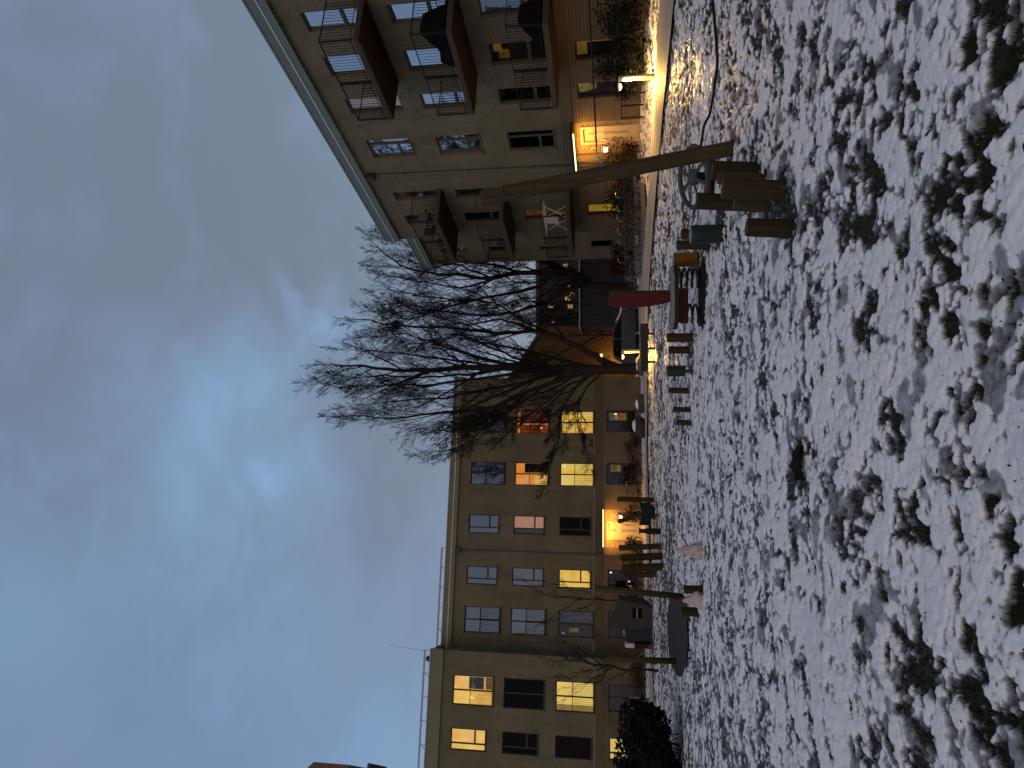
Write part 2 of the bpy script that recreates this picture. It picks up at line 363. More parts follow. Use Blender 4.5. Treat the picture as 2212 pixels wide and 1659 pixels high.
# ------------------------------------------------------------------ ground
BARE = [(p.x, p.y, r_) for p, r_ in [(spot(*q), r_) for q, r_ in (((1583, 320), 0.22), ((1631, 371), 0.24), ((1688, 405), 0.22), ((1660, 438), 0.22), ((1706, 487), 0.21), ((1557, 503), 0.30), ((1530, 530), 0.22), ((1505, 560), 0.25), ((1522, 600), 0.28), ((1522, 650), 0.28), ((1522, 690), 0.28), ((1494, 729), 0.17), ((1489, 756), 0.16), ((1495, 801), 0.2), ((1491, 844), 0.15), ((1494, 885), 0.15), ((1497, 914), 0.15), ((1518, 1274), 0.16), ((1508, 1322), 0.18), ((1427, 1182), 0.25), ((1430, 1202), 0.3), ((1432, 1225), 0.3), ((1426, 1148), 0.22), ((1420, 1110), 0.5), ((1540, 385), 0.35))]]
def lawn():
    nz = 760
    az = np.concatenate([np.linspace(-180, -37, 40, endpoint=False), np.linspace(-37, 37, nz), np.linspace(37, 180, 40)[1:]]) * math.pi / 180
    q = np.concatenate([np.linspace(1 / 2.1, 1 / 11.0, 420, endpoint=False), np.linspace(1 / 11.0, 1 / 48.0, 230)])
    rad = np.concatenate([[0.0, 0.8, 1.5], 1 / q, np.geomspace(52, 600, 26)])
    A, RR = np.meshgrid(az, rad); x = RR * np.sin(A); y = RR * np.cos(A)
    z0 = terrain(x, y)
    far = 1 - sstep(40, 60, RR)
    b1 = fbm(x * 0.33, y * 0.33, 2, 3); n1 = fbm(x * 2.7, y * 2.7, 3, 5); n2 = fbm(x * 7.5, y * 7.5, 3, 9); n3 = fbm(x * 19, y * 19, 2, 21); n4 = fbm(x * 40, y * 40, 2, 31)
    # trampled footprints: a jittered lattice of dents
    foot = np.zeros_like(x); g = 0.34
    ci = np.floor(x / g).astype(np.int64); cj = np.floor(y / g).astype(np.int64)
    def hh(a, b, s):
        n = (a * 73856093 + b * 19349663 + s * 83492791) & 0xFFFFFFFF; n = ((n ^ (n >> 15)) * 2246822519) & 0xFFFFFFFF; n = (n ^ (n >> 13)) & 0xFFFFFF
        return n / float(0xFFFFFF)
    for di in (-1, 0, 1):
        for dj in (-1, 0, 1):
            a, b = ci + di, cj + dj
            px = (a + hh(a, b, 1)) * g; py = (b + hh(a, b, 2)) * g; an = hh(a, b, 3) * math.pi
            dx, dy = x - px, y - py; u = dx * np.cos(an) + dy * np.sin(an); v = -dx * np.sin(an) + dy * np.cos(an)
            ln = 0.07 + 0.08 * hh(a, b, 4); wd = 0.035 + 0.035 * hh(a, b, 6)
            e = (u / ln) ** 2 + (v / wd) ** 2
            foot = np.maximum(foot, (hh(a, b, 5) < 0.72) * (0.4 + 0.6 * hh(a, b, 7)) * (1 - sstep(0.45, 1.25, e + 0.35 * n3)))
    o = (x - RORG[0]) * RNOR[0] + (y - RORG[1]) * RNOR[1]
    melt = sstep(-1.0, -7.0, x) * sstep(6, 12, y) * 0.12           # thinner towards the playground on the left
    near = 1 - sstep(5.5, 10.0, RR)
    slush = fbm(x * 4.6, y * 4.6, 3, 77); ridge = 1 - np.abs(fbm(x * 3.2, y * 3.2, 3, 88)) * 2.2
    f = (0.27 + 0.05 * near + 0.26 * b1 + (0.40 + 0.22 * near) * n1 + (0.66 - 0.06 * near) * n2 + (0.60 - 0.18 * near) * n3 + 0.20 * n4 - 0.72 * foot - melt
         - 0.50 * sstep(0.72, 0.98, ridge) * sstep(-0.25, 0.5, n1 * -1 + n2 * 0.5) + 0.5 * sstep(36, 42, RR))
    for (bx_, by_, br_) in BARE:                                     # thawed turf round the foot of each post
        f = f - 1.5 * np.exp(-((x - bx_) ** 2 + (y - by_) ** 2) / br_ ** 2) * (0.75 + 0.5 * n2)
    mask = sstep(-0.22, -0.02, f)
    thick = sstep(-0.12, 0.62, f) * (1 - 0.74 * sstep(0.10, 0.60, slush)) * (1 - 0.35 * foot)
    z = z0 + (0.026 * fbm(x * 1.1, y * 1.1, 2, 41) + 0.024 * sstep(-0.28, 0.35, f) + 0.012 * np.clip(f, 0, 1.2) - 0.012 * foot * mask + 0.002 * n3 * mask + 0.006 * n4 * (1 - mask)) * far - 0.006
    t = thick * 0.05
    me = bpy.data.meshes.new('ground'); nr, na = x.shape
    co_ = np.stack([x, y, z], -1).reshape(-1, 3).astype(np.float32)
    i = (np.arange(nr - 1)[:, None] * na + np.arange(na - 1)[None, :]).ravel()
    f = np.stack([i, i + 1, i + na + 1, i + na], 1)[:, ::-1].astype(np.int32)
    me.vertices.add(len(co_)); me.vertices.foreach_set('co', co_.ravel()); me.loops.add(f.size); me.loops.foreach_set('vertex_index', f.ravel())
    me.polygons.add(len(f)); me.polygons.foreach_set('loop_start', np.arange(0, f.size, 4, dtype=np.int32)); me.polygons.foreach_set('loop_total', np.full(len(f), 4, np.int32))
    me.update(calc_edges=True); me.polygons.foreach_set('use_smooth', np.ones(len(f), bool))
    for nm, arr in (('snow', mask), ('depth', np.clip(thick, 0, 1))):
        a_ = me.attributes.new(nm, 'FLOAT', 'POINT'); a_.data.foreach_set('value', arr.reshape(-1).astype(np.float32))
    m = bpy.data.materials.new('snowy_lawn'); m.use_nodes = True; n, l = m.node_tree.nodes, m.node_tree.links; bs = n['Principled BSDF']
    a1 = n.new('ShaderNodeAttribute'); a1.attribute_name = 'snow'; a2 = n.new('ShaderNodeAttribute'); a2.attribute_name = 'depth'
    tc = n.new('ShaderNodeTexCoord'); ns = n.new('ShaderNodeTexNoise'); ns.inputs['Scale'].default_value = 34; ns.inputs['Detail'].default_value = 5; ns.inputs['Roughness'].default_value = 0.7
    l.new(tc.outputs['Object'], ns.inputs['Vector'])
    ad = n.new('ShaderNodeMath'); ad.operation = 'MULTIPLY_ADD'; ad.inputs[1].default_value = 0.9; l.new(ns.outputs['Fac'], ad.inputs[0])
    sb = n.new('ShaderNodeMath'); sb.operation = 'SUBTRACT'; sb.inputs[1].default_value = 0.45; l.new(a1.outputs['Fac'], sb.inputs[0]); l.new(sb.outputs[0], ad.inputs[2])
    mr = n.new('ShaderNodeMapRange'); mr.interpolation_type = 'SMOOTHSTEP'; mr.inputs[1].default_value = 0.36; mr.inputs[2].default_value = 0.64; l.new(ad.outputs[0], mr.inputs[0])
    gr = n.new('ShaderNodeValToRGB'); gr.color_ramp.elements[0].color = (0.016, 0.015, 0.009, 1); gr.color_ramp.elements[1].color = (0.045, 0.042, 0.024, 1); gr.color_ramp.elements[0].position = 0.35; gr.color_ramp.elements[1].position = 0.7
    n2_ = n.new('ShaderNodeTexNoise'); n2_.inputs['Scale'].default_value = 60; n2_.inputs['Detail'].default_value = 3; l.new(tc.outputs['Object'], n2_.inputs['Vector']); l.new(n2_.outputs['Fac'], gr.inputs[0])
    sn = n.new('ShaderNodeValToRGB'); e = sn.color_ramp.elements; e[0].position = 0.0; e[0].color = (0.11, 0.108, 0.105, 1); e[1].position = 0.58; e[1].color = (0.88, 0.84, 0.815, 1)
    k = e.new(0.25); k.color = (0.30, 0.295, 0.29, 1)
    n5 = n.new('ShaderNodeTexNoise'); n5.inputs['Scale'].default_value = 11; n5.inputs['Detail'].default_value = 6; l.new(tc.outputs['Object'], n5.inputs['Vector'])
    dd = n.new('ShaderNodeMath'); dd.operation = 'MULTIPLY_ADD'; dd.inputs[1].default_value = 0.45; l.new(n5.outputs['Fac'], dd.inputs[0])
    d2 = n.new('ShaderNodeMath'); d2.operation = 'SUBTRACT'; d2.inputs[1].default_value = 0.225; l.new(a2.outputs['Fac'], d2.inputs[0]); l.new(d2.outputs[0], dd.inputs[2]); l.new(dd.outputs[0], sn.inputs[0])
    mx = n.new('ShaderNodeMix'); mx.data_type = 'RGBA'; l.new(mr.outputs[0], mx.inputs[0]); l.new(gr.outputs[0], mx.inputs[6]); l.new(sn.outputs[0], mx.inputs[7]); l.new(mx.outputs[2], bs.inputs['Base Color'])
    rg = n.new('ShaderNodeMapRange'); rg.inputs[1].default_value = 0.35; rg.inputs[2].default_value = 0.75; rg.inputs[3].default_value = 0.25; rg.inputs[4].default_value = 0.8; l.new(n5.outputs['Fac'], rg.inputs[0]); l.new(rg.outputs[0], bs.inputs['Roughness'])
    bs.inputs['Specular IOR Level'].default_value = 0.3
    bp = n.new('ShaderNodeBump'); bp.inputs['Strength'].default_value = 0.55; bp.inputs['Distance'].default_value = 0.012; l.new(ns.outputs['Fac'], bp.inputs['Height']); l.new(bp.outputs[0], bs.inputs['Normal'])
    me.materials.append(m)
    go = bpy.data.objects.new('ground', me); COL.objects.link(go); tag(go, 'trampled patchy snow over dark grass', None, None, 'structure')
    # grass blades where the snow is gone
    sel = np.argwhere((mask < 0.45) & (RR > 2.2) & (RR < 15) & (np.abs(A) < 0.64))
    sel = sel[rng.permutation(len(sel))[:15000]]
    P, F = [], []
    bx, by, bz = x[sel[:, 0], sel[:, 1]], y[sel[:, 0], sel[:, 1]], z[sel[:, 0], sel[:, 1]]
    for k_ in range(4):
        jx = bx + rng.normal(0, 0.012, len(bx)); jy = by + rng.normal(0, 0.012, len(bx)); an = rng.uniform(0, 6.283, len(bx)); h = rng.uniform(0.012, 0.045, len(bx)); w = rng.uniform(0.0015, 0.004, len(bx))
        lx = rng.normal(0, 0.02, len(bx)); ly = rng.normal(0, 0.02, len(bx))
        P.append(np.stack([np.stack([jx - np.cos(an) * w, jy - np.sin(an) * w, bz - 0.006], -1), np.stack([jx + np.cos(an) * w, jy + np.sin(an) * w, bz - 0.006], -1), np.stack([jx + lx, jy + ly, bz + h], -1)], 1))
    P = np.concatenate(P).reshape(-1, 3); F = np.arange(len(P)).reshape(-1, 3)
    sp_ = np.argwhere((mask > 0.6) & (RR > 2.2) & (RR < 14) & (np.abs(A) < 0.62)); sp_ = sp_[rng.permutation(len(sp_))[:2600]]
    LP, LF = [], []
    for a_i, b_i in sp_:
        p = Vector((x[a_i, b_i], y[a_i, b_i], z[a_i, b_i] + 0.004)); d = rng.uniform(0, 6.283); L = rng.uniform(0.003, 0.011) * (1 + (rng.random() < 0.06) * 1.5)
        u = Vector((math.cos(d), math.sin(d), rng.uniform(-0.3, 0.5))) * L; w = Vector((-math.sin(d), math.cos(d), rng.uniform(-0.4, 0.4))) * L * rng.uniform(0.15, 0.6); k0 = len(LP)
        LP += [p - u, p - u * 0.3 - w, p + u * 0.6 - w * 0.6, p + u, p + u * 0.2 + w]; LF.append((k0, k0 + 1, k0 + 2, k0 + 3, k0 + 4))
    tag(obj('leaf_litter', MB().add(LP, LF), MAT['dead_leaf']), 'tiny dark leaf scraps and stalks scattered on the snow', 'leaf litter', None, 'stuff')
    gm = bpy.data.meshes.new('grass'); gm.from_pydata(P.tolist(), [], F.tolist()); gm.materials.append(MAT['grass'])
    gg = bpy.data.objects.new('grass', gm); COL.objects.link(gg); tag(gg, 'dark winter grass blades poking through the snow', 'grass', None, 'stuff')
lawn()

def sheet(name, far_px, near_px, mat, lift, n=8, label=None):
    """strip of ground between two edges, draped on the terrain"""
    def rs(ps, k):
        ps = [spot(*p) for p in ps]; d = [0]
        for a, b in zip(ps, ps[1:]): d.append(d[-1] + (b - a).length)
        out = []
        for i in range(k):
            t = d[-1] * i / (k - 1); j = max(0, min(len(ps) - 2, sum(1 for q in d if q <= t) - 1)); u = (t - d[j]) / max(1e-6, d[j+1] - d[j]); out.append(ps[j].lerp(ps[j+1], u))
        return out
    K = 90; a, b = rs(far_px, K), rs(near_px, K); m = MB(); vs = []
    for i in range(K):
        for j in range(n + 1):
            p = a[i].lerp(b[i], j / n)
            wob = 0.05 * math.sin(i * 1.3 + j * 40) + 0.07 * math.sin(i * 0.37 + 2 * j) if j in (0, n) else 0
            q = (b[i] - a[i]).normalized() * wob
            vs.append((p.x + q.x, p.y + q.y, tz(p.x, p.y) + lift + (0.02 * math.sin(math.pi * j / n))))
    fs = [(i*(n+1)+j, i*(n+1)+j+1, (i+1)*(n+1)+j+1, (i+1)*(n+1)+j) for i in range(K-1) for j in range(n)]
    m.add(vs, fs); return tag(obj(name, m, mat, None, True), label, None, None, 'structure')
material('path_concrete', (0.36, 0.33, 0.28), 0.62, 0.3, var=0.16, vscale=1.6, bump=0.25, bscale=25)
material('path_wet', (0.13, 0.125, 0.12), 0.45, 0.4, var=0.2, vscale=1.6, bump=0.25, bscale=25)
sheet('path', [(1441, -80), (1433, 0), (1418, 216), (1411, 380), (1398, 480), (1388, 590), (1389, 700), (1393, 810), (1397, 945), (1398, 1070), (1402, 1250)],
      [(1480, -80), (1465, 0), (1441, 216), (1426, 380), (1417, 480), (1409, 590), (1403, 700), (1401, 810), (1401, 945), (1403, 1070), (1407, 1250)], MAT['path_concrete'], 0.085, 8, 'pale concrete path lit by low lamps')
sheet('side_path', [(1384, 395), (1382, 450), (1383, 520), (1384, 600)], [(1397, 395), (1402, 450), (1399, 520), (1390, 600)], MAT['path_wet'], 0.10, 6, 'dark wet paving beside the parked bicycles')
sheet('lit_path', [(1404, 1385), (1405, 1460), (1408, 1540)], [(1410, 1385), (1412, 1460), (1416, 1540)], MAT['path_concrete'], 0.05, 4, 'pale path end in front of the left wing')
sheet('bare_soil', [(1452, 1290), (1444, 1330), (1447, 1400), (1455, 1440), (1468, 1462)], [(1484, 1290), (1490, 1330), (1490, 1400), (1489, 1440), (1474, 1462)], MAT['soil'], 0.05, 8, 'bare grey soil around the young tree')

# ------------------------------------------------------------------ buildings
def facade(root, name, s0, s1, z0, z1, holes, mat, y=0.0, depth=0.16):
    holes = [h for h in holes if h[1] > s0 and h[0] < s1 and h[3] > z0 and h[2] < z1]
    xs = sorted({s0, s1, *[h[0] for h in holes], *[h[1] for h in holes]}); zs = sorted({z0, z1, *[h[2] for h in holes], *[h[3] for h in holes]})
    xs = [v for v in xs if s0 <= v <= s1]; zs = [v for v in zs if z0 <= v <= z1]
    m = MB()
    for a, b in zip(xs, xs[1:]):
        for c_, d in zip(zs, zs[1:]):
            cx, cz = (a + b) / 2, (c_ + d) / 2
            if any(h[0] < cx < h[1] and h[2] < cz < h[3] for h in holes): continue
            m.quad((a, y, c_), (a, y, d), (b, y, d), (b, y, c_))
    for (a, b, c_, d) in holes:
        c_ = max(c_, z0); d = min(d, z1)
        m.quad((a, y, c_), (a, y - depth, c_), (a, y - depth, d), (a, y, d)); m.quad((b, y, c_), (b, y, d), (b, y - depth, d), (b, y - depth, c_))
        m.quad((a, y, d), (a, y - depth, d), (b, y - depth, d), (b, y, d)); m.quad((a, y, c_), (b, y, c_), (b, y - depth, c_), (a, y - depth, c_))
    ix, vv = {}, []
    def w(p):
        k = tuple(round(c, 4) for c in p)
        if k not in ix: ix[k] = len(vv); vv.append(p)
        return ix[k]
    m.f = [tuple(w(m.v[i]) for i in f) for f in m.f]; m.v = vv
    return obj(name, m, mat, root)
def curtain(root, a, b, c_, d, y, mat, folds=0, name='curtain'):
    m = MB(); n = max(1, folds * 6)
    vs = []
    for i in range(n + 1):
        t = i / n; yy = y + (0.025 * math.sin(t * folds * 2 * math.pi) if folds else 0)
        vs += [(a + (b - a) * t, yy, c_), (a + (b - a) * t, yy, d)]
    m.add(vs, [(2*i, 2*i+1, 2*i+3, 2*i+2) for i in range(n)]); return obj(name, m, mat, root)
def window(root, a, b, c_, d, style='single', glass='glass_dark', back=None, y=0.0, fw=0.055, frame='frame_taupe', bars=False, sill=True, mirror=False, half=None, extra=None, name='window', split=0.5):
    """frame with glazing bars; panes, blind or lit room behind are its pieces. mirror: narrow light on the larger-x side"""
    y0, y1 = y - 0.15, y - 0.08; m = MB(); gl = []
    m.box(a, a + fw, y0, y1, c_, d); m.box(b - fw, b, y0, y1, c_, d); m.box(a + fw, b - fw, y0, y1, d - fw, d); m.box(a + fw, b - fw, y0, y1, c_, c_ + fw)
    ia, ib, ic, id_ = a + fw, b - fw, c_ + fw, d - fw
    if style == 'double':
        k = ia + (ib - ia) * split; m.box(k - fw * 0.7, k + fw * 0.7, y0, y1 + 0.012, ic, id_); gl = [(ia, k - fw * 0.7, ic, id_), (k + fw * 0.7, ib, ic, id_)]
    elif style == 'casement':
        k = ib - (ib - ia) * 0.30 if mirror else ia + (ib - ia) * 0.30; tr = ic + (id_ - ic) * 0.30
        m.box(k - fw * 0.7, k + fw * 0.7, y0, y1 + 0.012, ic, id_)
        if mirror: w0, w1 = ia, k - fw * 0.7; gl = [(k + fw * 0.7, ib, ic, id_)]
        else: w0, w1 = k + fw * 0.7, ib; gl = [(ia, k - fw * 0.7, ic, id_)]
        m.box(w0, w1, y0, y1 + 0.008, tr - fw * 0.8, tr + fw * 0.8); gl += [(w0, w1, ic, tr - fw * 0.8), (w0, w1, tr + fw * 0.8, id_)]
    elif style == 'transom':
        tr = ic + (id_ - ic) * 0.36; m.box(ia, ib, y0, y1 + 0.01, tr - fw, tr + fw); gl = [(ia, ib, ic, tr - fw), (ia, ib, tr + fw, id_)]
    else: gl = [(ia, ib, ic, id_)]
    w = obj(name, m, MAT[frame], root)
    for g in gl:
        p = MB(); p.box(g[0], g[1], y0 + 0.015, y0 + 0.027, g[2], g[3]); obj('pane', p, MAT[glass], w)
    if back: curtain(w, a + 0.01, b - 0.01, c_ + 0.01, d - 0.01, y0 - 0.10, MAT[back], 0, 'lit_room' if back.startswith('glow') else 'blind')
    if half:
        mt, h0, h1 = half; curtain(w, a + (b - a) * h0, a + (b - a) * h1, c_ + 0.02, d - 0.02, y0 - 0.06, MAT[mt], 3)
    if extra:
        for (mt, x0, x1, q0, q1) in extra:
            e = MB(); e.box(a + (b - a) * x0, a + (b - a) * x1, y0 - 0.06, y0 - 0.03, c_ + (d - c_) * q0, c_ + (d - c_) * q1); obj('glow_and_furnishing', e, MAT[mt], w)  # glow-coloured pieces are room light put in as emission, the rest furniture
    if sill:
        s = MB(); s.box(a - 0.04, b + 0.04, y1, y + 0.035, c_ - 0.05, c_ - 0.003); obj('sill', s, MAT[frame], w)
    if bars:
        s = MB(); top = c_ + (d - c_) * 0.56; s.box(a + 0.02, b - 0.02, y - 0.05, y - 0.025, top, top + 0.035); s.box(a + 0.02, b - 0.02, y - 0.05, y - 0.025, c_ + 0.06, c_ + 0.085)
        k = int((b - a) / 0.115)
        for i in range(1, k): s.box(a + (b - a) * i / k - 0.006, a + (b - a) * i / k + 0.006, y - 0.044, y - 0.032, c_ + 0.085, top)
        obj('balustrade', s, MAT['frame_dark'], w)
    return w
def pipe(root, s, z0, z1, y=0.07, hopper=True):
    m = MB(); m.tube([(s, y, z0), (s, y, z1)], 0.05, 8)
    o = obj('downpipe', m, MAT['pipe_grey'], root, True)
    if hopper: h = MB(); h.box(s - 0.13, s + 0.13, 0.01, 0.24, z1 - 0.05, z1 + 0.28); obj('hopper', h, MAT['dark_metal'], o)
    k = MB()
    for i in range(4):
        z = z0 + (z1 - z0) * (i + 0.5) / 4; k.box(s - 0.07, s + 0.07, 0.004, 0.125, z - 0.02, z + 0.02)
    obj('bracket', k, MAT['dark_metal'], o)
def roof(root, s0, s1, zlow, ztop, mat, y=0.0, out=0.16, line=True, back=-11.0):
    m = MB(); m.box(s0, s1, y - 0.1, y + out, zlow, ztop); f = obj('fascia', m, mat, root)
    t = MB(); t.box(s0 - 0.01, s1 + 0.01, y - 0.2, y + out + 0.03, ztop + 0.002, ztop + 0.05); obj('coping', t, MAT['galvanised'], f)
    if line: w = MB(); w.box(s0 + 0.02, s1 - 0.02, y + out + 0.002, y + out + 0.022, zlow + (ztop - zlow) * 0.42, zlow + (ztop - zlow) * 0.42 + 0.035); obj('trim_line', w, MAT['white_trim'], f)
    r = MB(); r.box(s0 + 0.02, s1 - 0.02, back, y - 0.21, ztop - 0.35, ztop - 0.05); obj('roof', r, MAT['roof_felt'], root)
def text_part(root, txt, size, loc, mat, parent_rot):
    cu = bpy.data.curves.new('house_number', 'FONT'); cu.body = txt; cu.size = size; cu.extrude = 0.012; cu.align_x = 'CENTER'
    t = bpy.data.objects.new('tmp', cu); COL.objects.link(t); dg = bpy.context.evaluated_depsgraph_get(); me = bpy.data.meshes.new_from_object(t.evaluated_get(dg)); bpy.data.objects.remove(t)
    o = bpy.data.objects.new('house_number', me); me.materials.clear(); me.materials.append(mat); COL.objects.link(o); o.parent = root; o.location = loc; o.rotation_euler = parent_rot; return o
WARM = (1.0, 0.46, 0.075)
def entrance(root, s0, s1, ztop, zbot, door0, door1, dtop, strip_y, power, num, num_s, lamp_s, lamp_z, bar_side):
    """brick porch under a lit canopy, door with long pull handle, wall lamp, number"""
    m = MB(); m.box(s0 - 0.05, s1 + 0.05, 0.003, 0.62, ztop + 0.06, ztop + 0.16); cn = obj('canopy', m, MAT['dark_metal'], root)
    st = MB(); st.box(s0 + 0.03, s1 - 0.03, 0.48, 0.55, ztop + 0.015, ztop + 0.058); obj('strip_light', st, MAT['strip_glow'], cn)
    light('canopy_lamp', 'AREA', ((s0 + s1) / 2, 0.50, ztop + 0.005), power, WARM, root, s1 - s0 - 0.1, 0.06, (R(-5), 0, 0))
    d = MB(); d.box(door0, door1, -0.12, -0.06, zbot, dtop); fr = obj('door_frame', MB().box(door0 - 0.10, door0 - 0.003, -0.12, 0.03, zbot, dtop + 0.10).box(door1 + 0.003, door1 + 0.10, -0.12, 0.03, zbot, dtop + 0.10).box(door0 - 0.003, door1 + 0.003, -0.12, 0.03, dtop + 0.003, dtop + 0.10), MAT['door_yellow'], root)
    dr = obj('door', d, MAT['door_yellow'], root)
    w = door1 - door0; g = MB(); g.box(door0 + w * 0.40, door0 + w * 0.56, -0.062, -0.05, zbot + 0.35, dtop - 0.18); obj('glass_strip', g, MAT['frosted'], dr)
    bolts = MB()
    for zz in (zbot + (dtop - zbot) * 0.58, zbot + (dtop - zbot) * 0.80):
        for k in range(8): bolts.box(door0 + w * (0.06 + 0.125 * k), door0 + w * (0.06 + 0.125 * k) + 0.025, -0.06, -0.045, zz, zz + 0.025)
    obj('stud', bolts, MAT['dark_metal'], dr)
    pp = MB(); pp.box(door0 + w * 0.42, door0 + w * 0.62, -0.048, -0.044, zbot + (dtop - zbot) * 0.62, zbot + (dtop - zbot) * 0.76); obj('notice', pp, MAT['off_white'], dr)
    hs = door0 + 0.10 if bar_side < 0 else door1 - 0.10
    h = MB(); h.tube([(hs, 0.02, zbot + 0.55), (hs, 0.02, zbot + 1.45)], 0.018, 8); h.tube([(hs, -0.06, zbot + 0.6), (hs, 0.02, zbot + 0.6)], 0.012, 6); h.tube([(hs, -0.06, zbot + 1.4), (hs, 0.02, zbot + 1.4)], 0.012, 6); obj('handle', h, MAT['steel'], dr, True)
    lb = MB(); lb.box(lamp_s - 0.09, lamp_s + 0.09, 0.003, 0.09, lamp_z - 0.08, lamp_z + 0.08); lo = obj('wall_lamp', lb, MAT['lamp_glow'], root)
    text_part(root, num, 0.42, (num_s, 0.006, lamp_z + 0.28), MAT['door_yellow'], (R(90), 0, R(180)))
    sp = MB(); sp.box(s0 + 0.1, s1 - 0.1, 0.02, 1.0, zbot - 0.16, zbot - 0.01); obj('doorstep', sp, MAT['path_concrete'], root)

# --- right-hand block
RZ = math.atan2(RDIR[1], RDIR[0])
rb = thing('apartment_building', (RORG[0], RORG[1], 0), 'beige brick apartment building on the right with stacked balconies', 'building', None, RZ)
ROWS = ((9.62, 11.36), (6.80, 8.54), (3.88, 5.70))
doors = [(-3.70, -2.95), (-1.90, -1.00), (0.10, 0.86), (5.88, 6.55), (7.70, 8.52)]
holes = [(2.38, 3.50, a, b) for a, b in ROWS]
for a, b in doors: holes += [(a, b, lo - 0.30, hi) for lo, hi in ROWS]
holes += [(-12.4, -11.3, a, b) for a, b in ROWS] + [(-9.6, -8.5, a, b) for a, b in ROWS] + [(-7.2, -6.1, a, b) for a, b in ROWS]
facade(rb, 'upper_wall', -14.0, 9.69, 3.55, 12.15, holes, MAT['beige_brick'])
gh = [(-1.70, -0.92, 0.9, 2.85), (0.12, 0.86, 0.9, 2.88), (7.50, 8.42, 1.3, 2.78), (2.38, 3.26, 0.62, 2.86), (5.2, 5.9, 1.3, 2.78)]
facade(rb, 'ground_floor_wall', -14.0, 2.10, 0.0, 3.10, gh, MAT['rib_plaster'], -0.02)
facade(rb, 'porch_wall', 2.104, 3.90, 0.0, 3.10, gh, MAT['brown_brick'], -0.02)
facade(rb, 'ground_floor_wall', 3.904, 9.69, 0.0, 3.10, gh, MAT['rib_plaster'], -0.02)
obj('plaster_band', MB().box(-14.0, 9.69, -0.3, 0.012, 3.104, 3.546), MAT['dark_plaster'], rb)
obj('end_wall', MB().quad((9.69, 0, 0), (9.69, 0, 12.15), (9.69, -1.6, 12.15), (9.69, -1.6, 0)), MAT['beige_brick'], rb)
obj('end_wall', MB().quad((-14, 0, 0), (-14, -11, 0), (-14, -11, 12.15), (-14, 0, 12.15)), MAT['beige_brick'], rb)
obj('rear_wall', MB().quad((-14, -11, 0), (15, -11, 0), (15, -11, 12.15), (-14, -11, 12.15)), MAT['beige_brick'], rb)
roof(rb, -14.1, 9.72, 12.15, 12.82, MAT['fascia_metal'])
obj('roof_edge_rail', MB().box(-14, 2.1, -0.5, -0.44, 12.87, 13.12), MAT['galvanised'], rb)
R_D = dict(frame='frame_taupe', sill=False)
kinds = {(0, 0): ('glass_sky', None), (0, 1): ('glass_sky', None), (0, 2): ('glass_soft', 'glow_mauve'), (0, 3): ('glass_sky', None), (0, 4): ('glass_sky', None),
         (1, 0): ('glass_sky', None), (1, 1): ('glass_sky', None), (1, 2): ('glass_sky', None), (1, 3): ('glass_mid', None), (1, 4): ('glass_dark', None),
         (2, 0): ('glass_mid', 'blind_grey'), (2, 1): ('glass_dark', None), (2, 2): ('glass_dark', None), (2, 3): ('glass_soft', 'glow_low'), (2, 4): ('glass_soft', 'glow_low')}
for r_, (lo, hi) in enumerate(ROWS):
    for q_, (a, b) in enumerate(doors):
        g, bk = kinds[(r_, q_)]
        half = ('glow_dim', 0.15, 0.95) if (r_, q_) == (2, 1) else None
        if half: window(rb, a, b, lo - 0.30, hi, 'transom', 'glass_soft', 'interior_dark', extra=[('glow_dim', 0.08, 0.55, 0.80, 0.93), ('glow_low', 0.5, 0.9, 0.70, 0.86)], **R_D)
        else: window(rb, a, b, lo - 0.30, hi, 'transom', g, bk, **R_D)
    g = ('glass_sky', 'glass_sky', 'glass_dark')[r_]
    window(rb, 2.38, 3.50, lo, hi, 'casement', g, 'blind_grey' if r_ == 2 else None, mirror=False, frame='frame_taupe')
    for a in (-12.4, -9.6, -7.2): window(rb, a, a + 1.1, lo, hi, 'casement', 'glass_mid')
window(rb, -1.70, -0.92, 0.9, 2.85, 'single', 'glass_soft', 'interior_dark', y=-0.02, frame='frame_dark', extra=[('glow_olive', 0.0, 0.25, 0.35, 1.0), ('glow_dim', 0.3, 0.9, 0.8, 0.97)])
window(rb, 0.12, 0.86, 0.9, 2.88, 'single', 'glass_mid', None, y=-0.02, frame='frame_dark')
window(rb, 7.50, 8.42, 1.3, 2.78, 'single', 'glass_soft', 'glow_olive', y=-0.02, frame='frame_dark')
window(rb, 5.2, 5.9, 1.3, 2.78, 'single', 'glass_dark', None, y=-0.02, frame='frame_dark')
pipe(rb, 4.53, 0.7, 11.75); 
entrance(rb, 2.06, 4.28, 3.06, 0.66, 2.42, 3.22, 2.76, 0.5, 95, '2', 3.62, 3.66, 1.92, 1)
obj('porch_return', MB().box(3.93, 4.30, 0.0, 0.06, 0.6, 3.09), MAT['plaster'], rb)
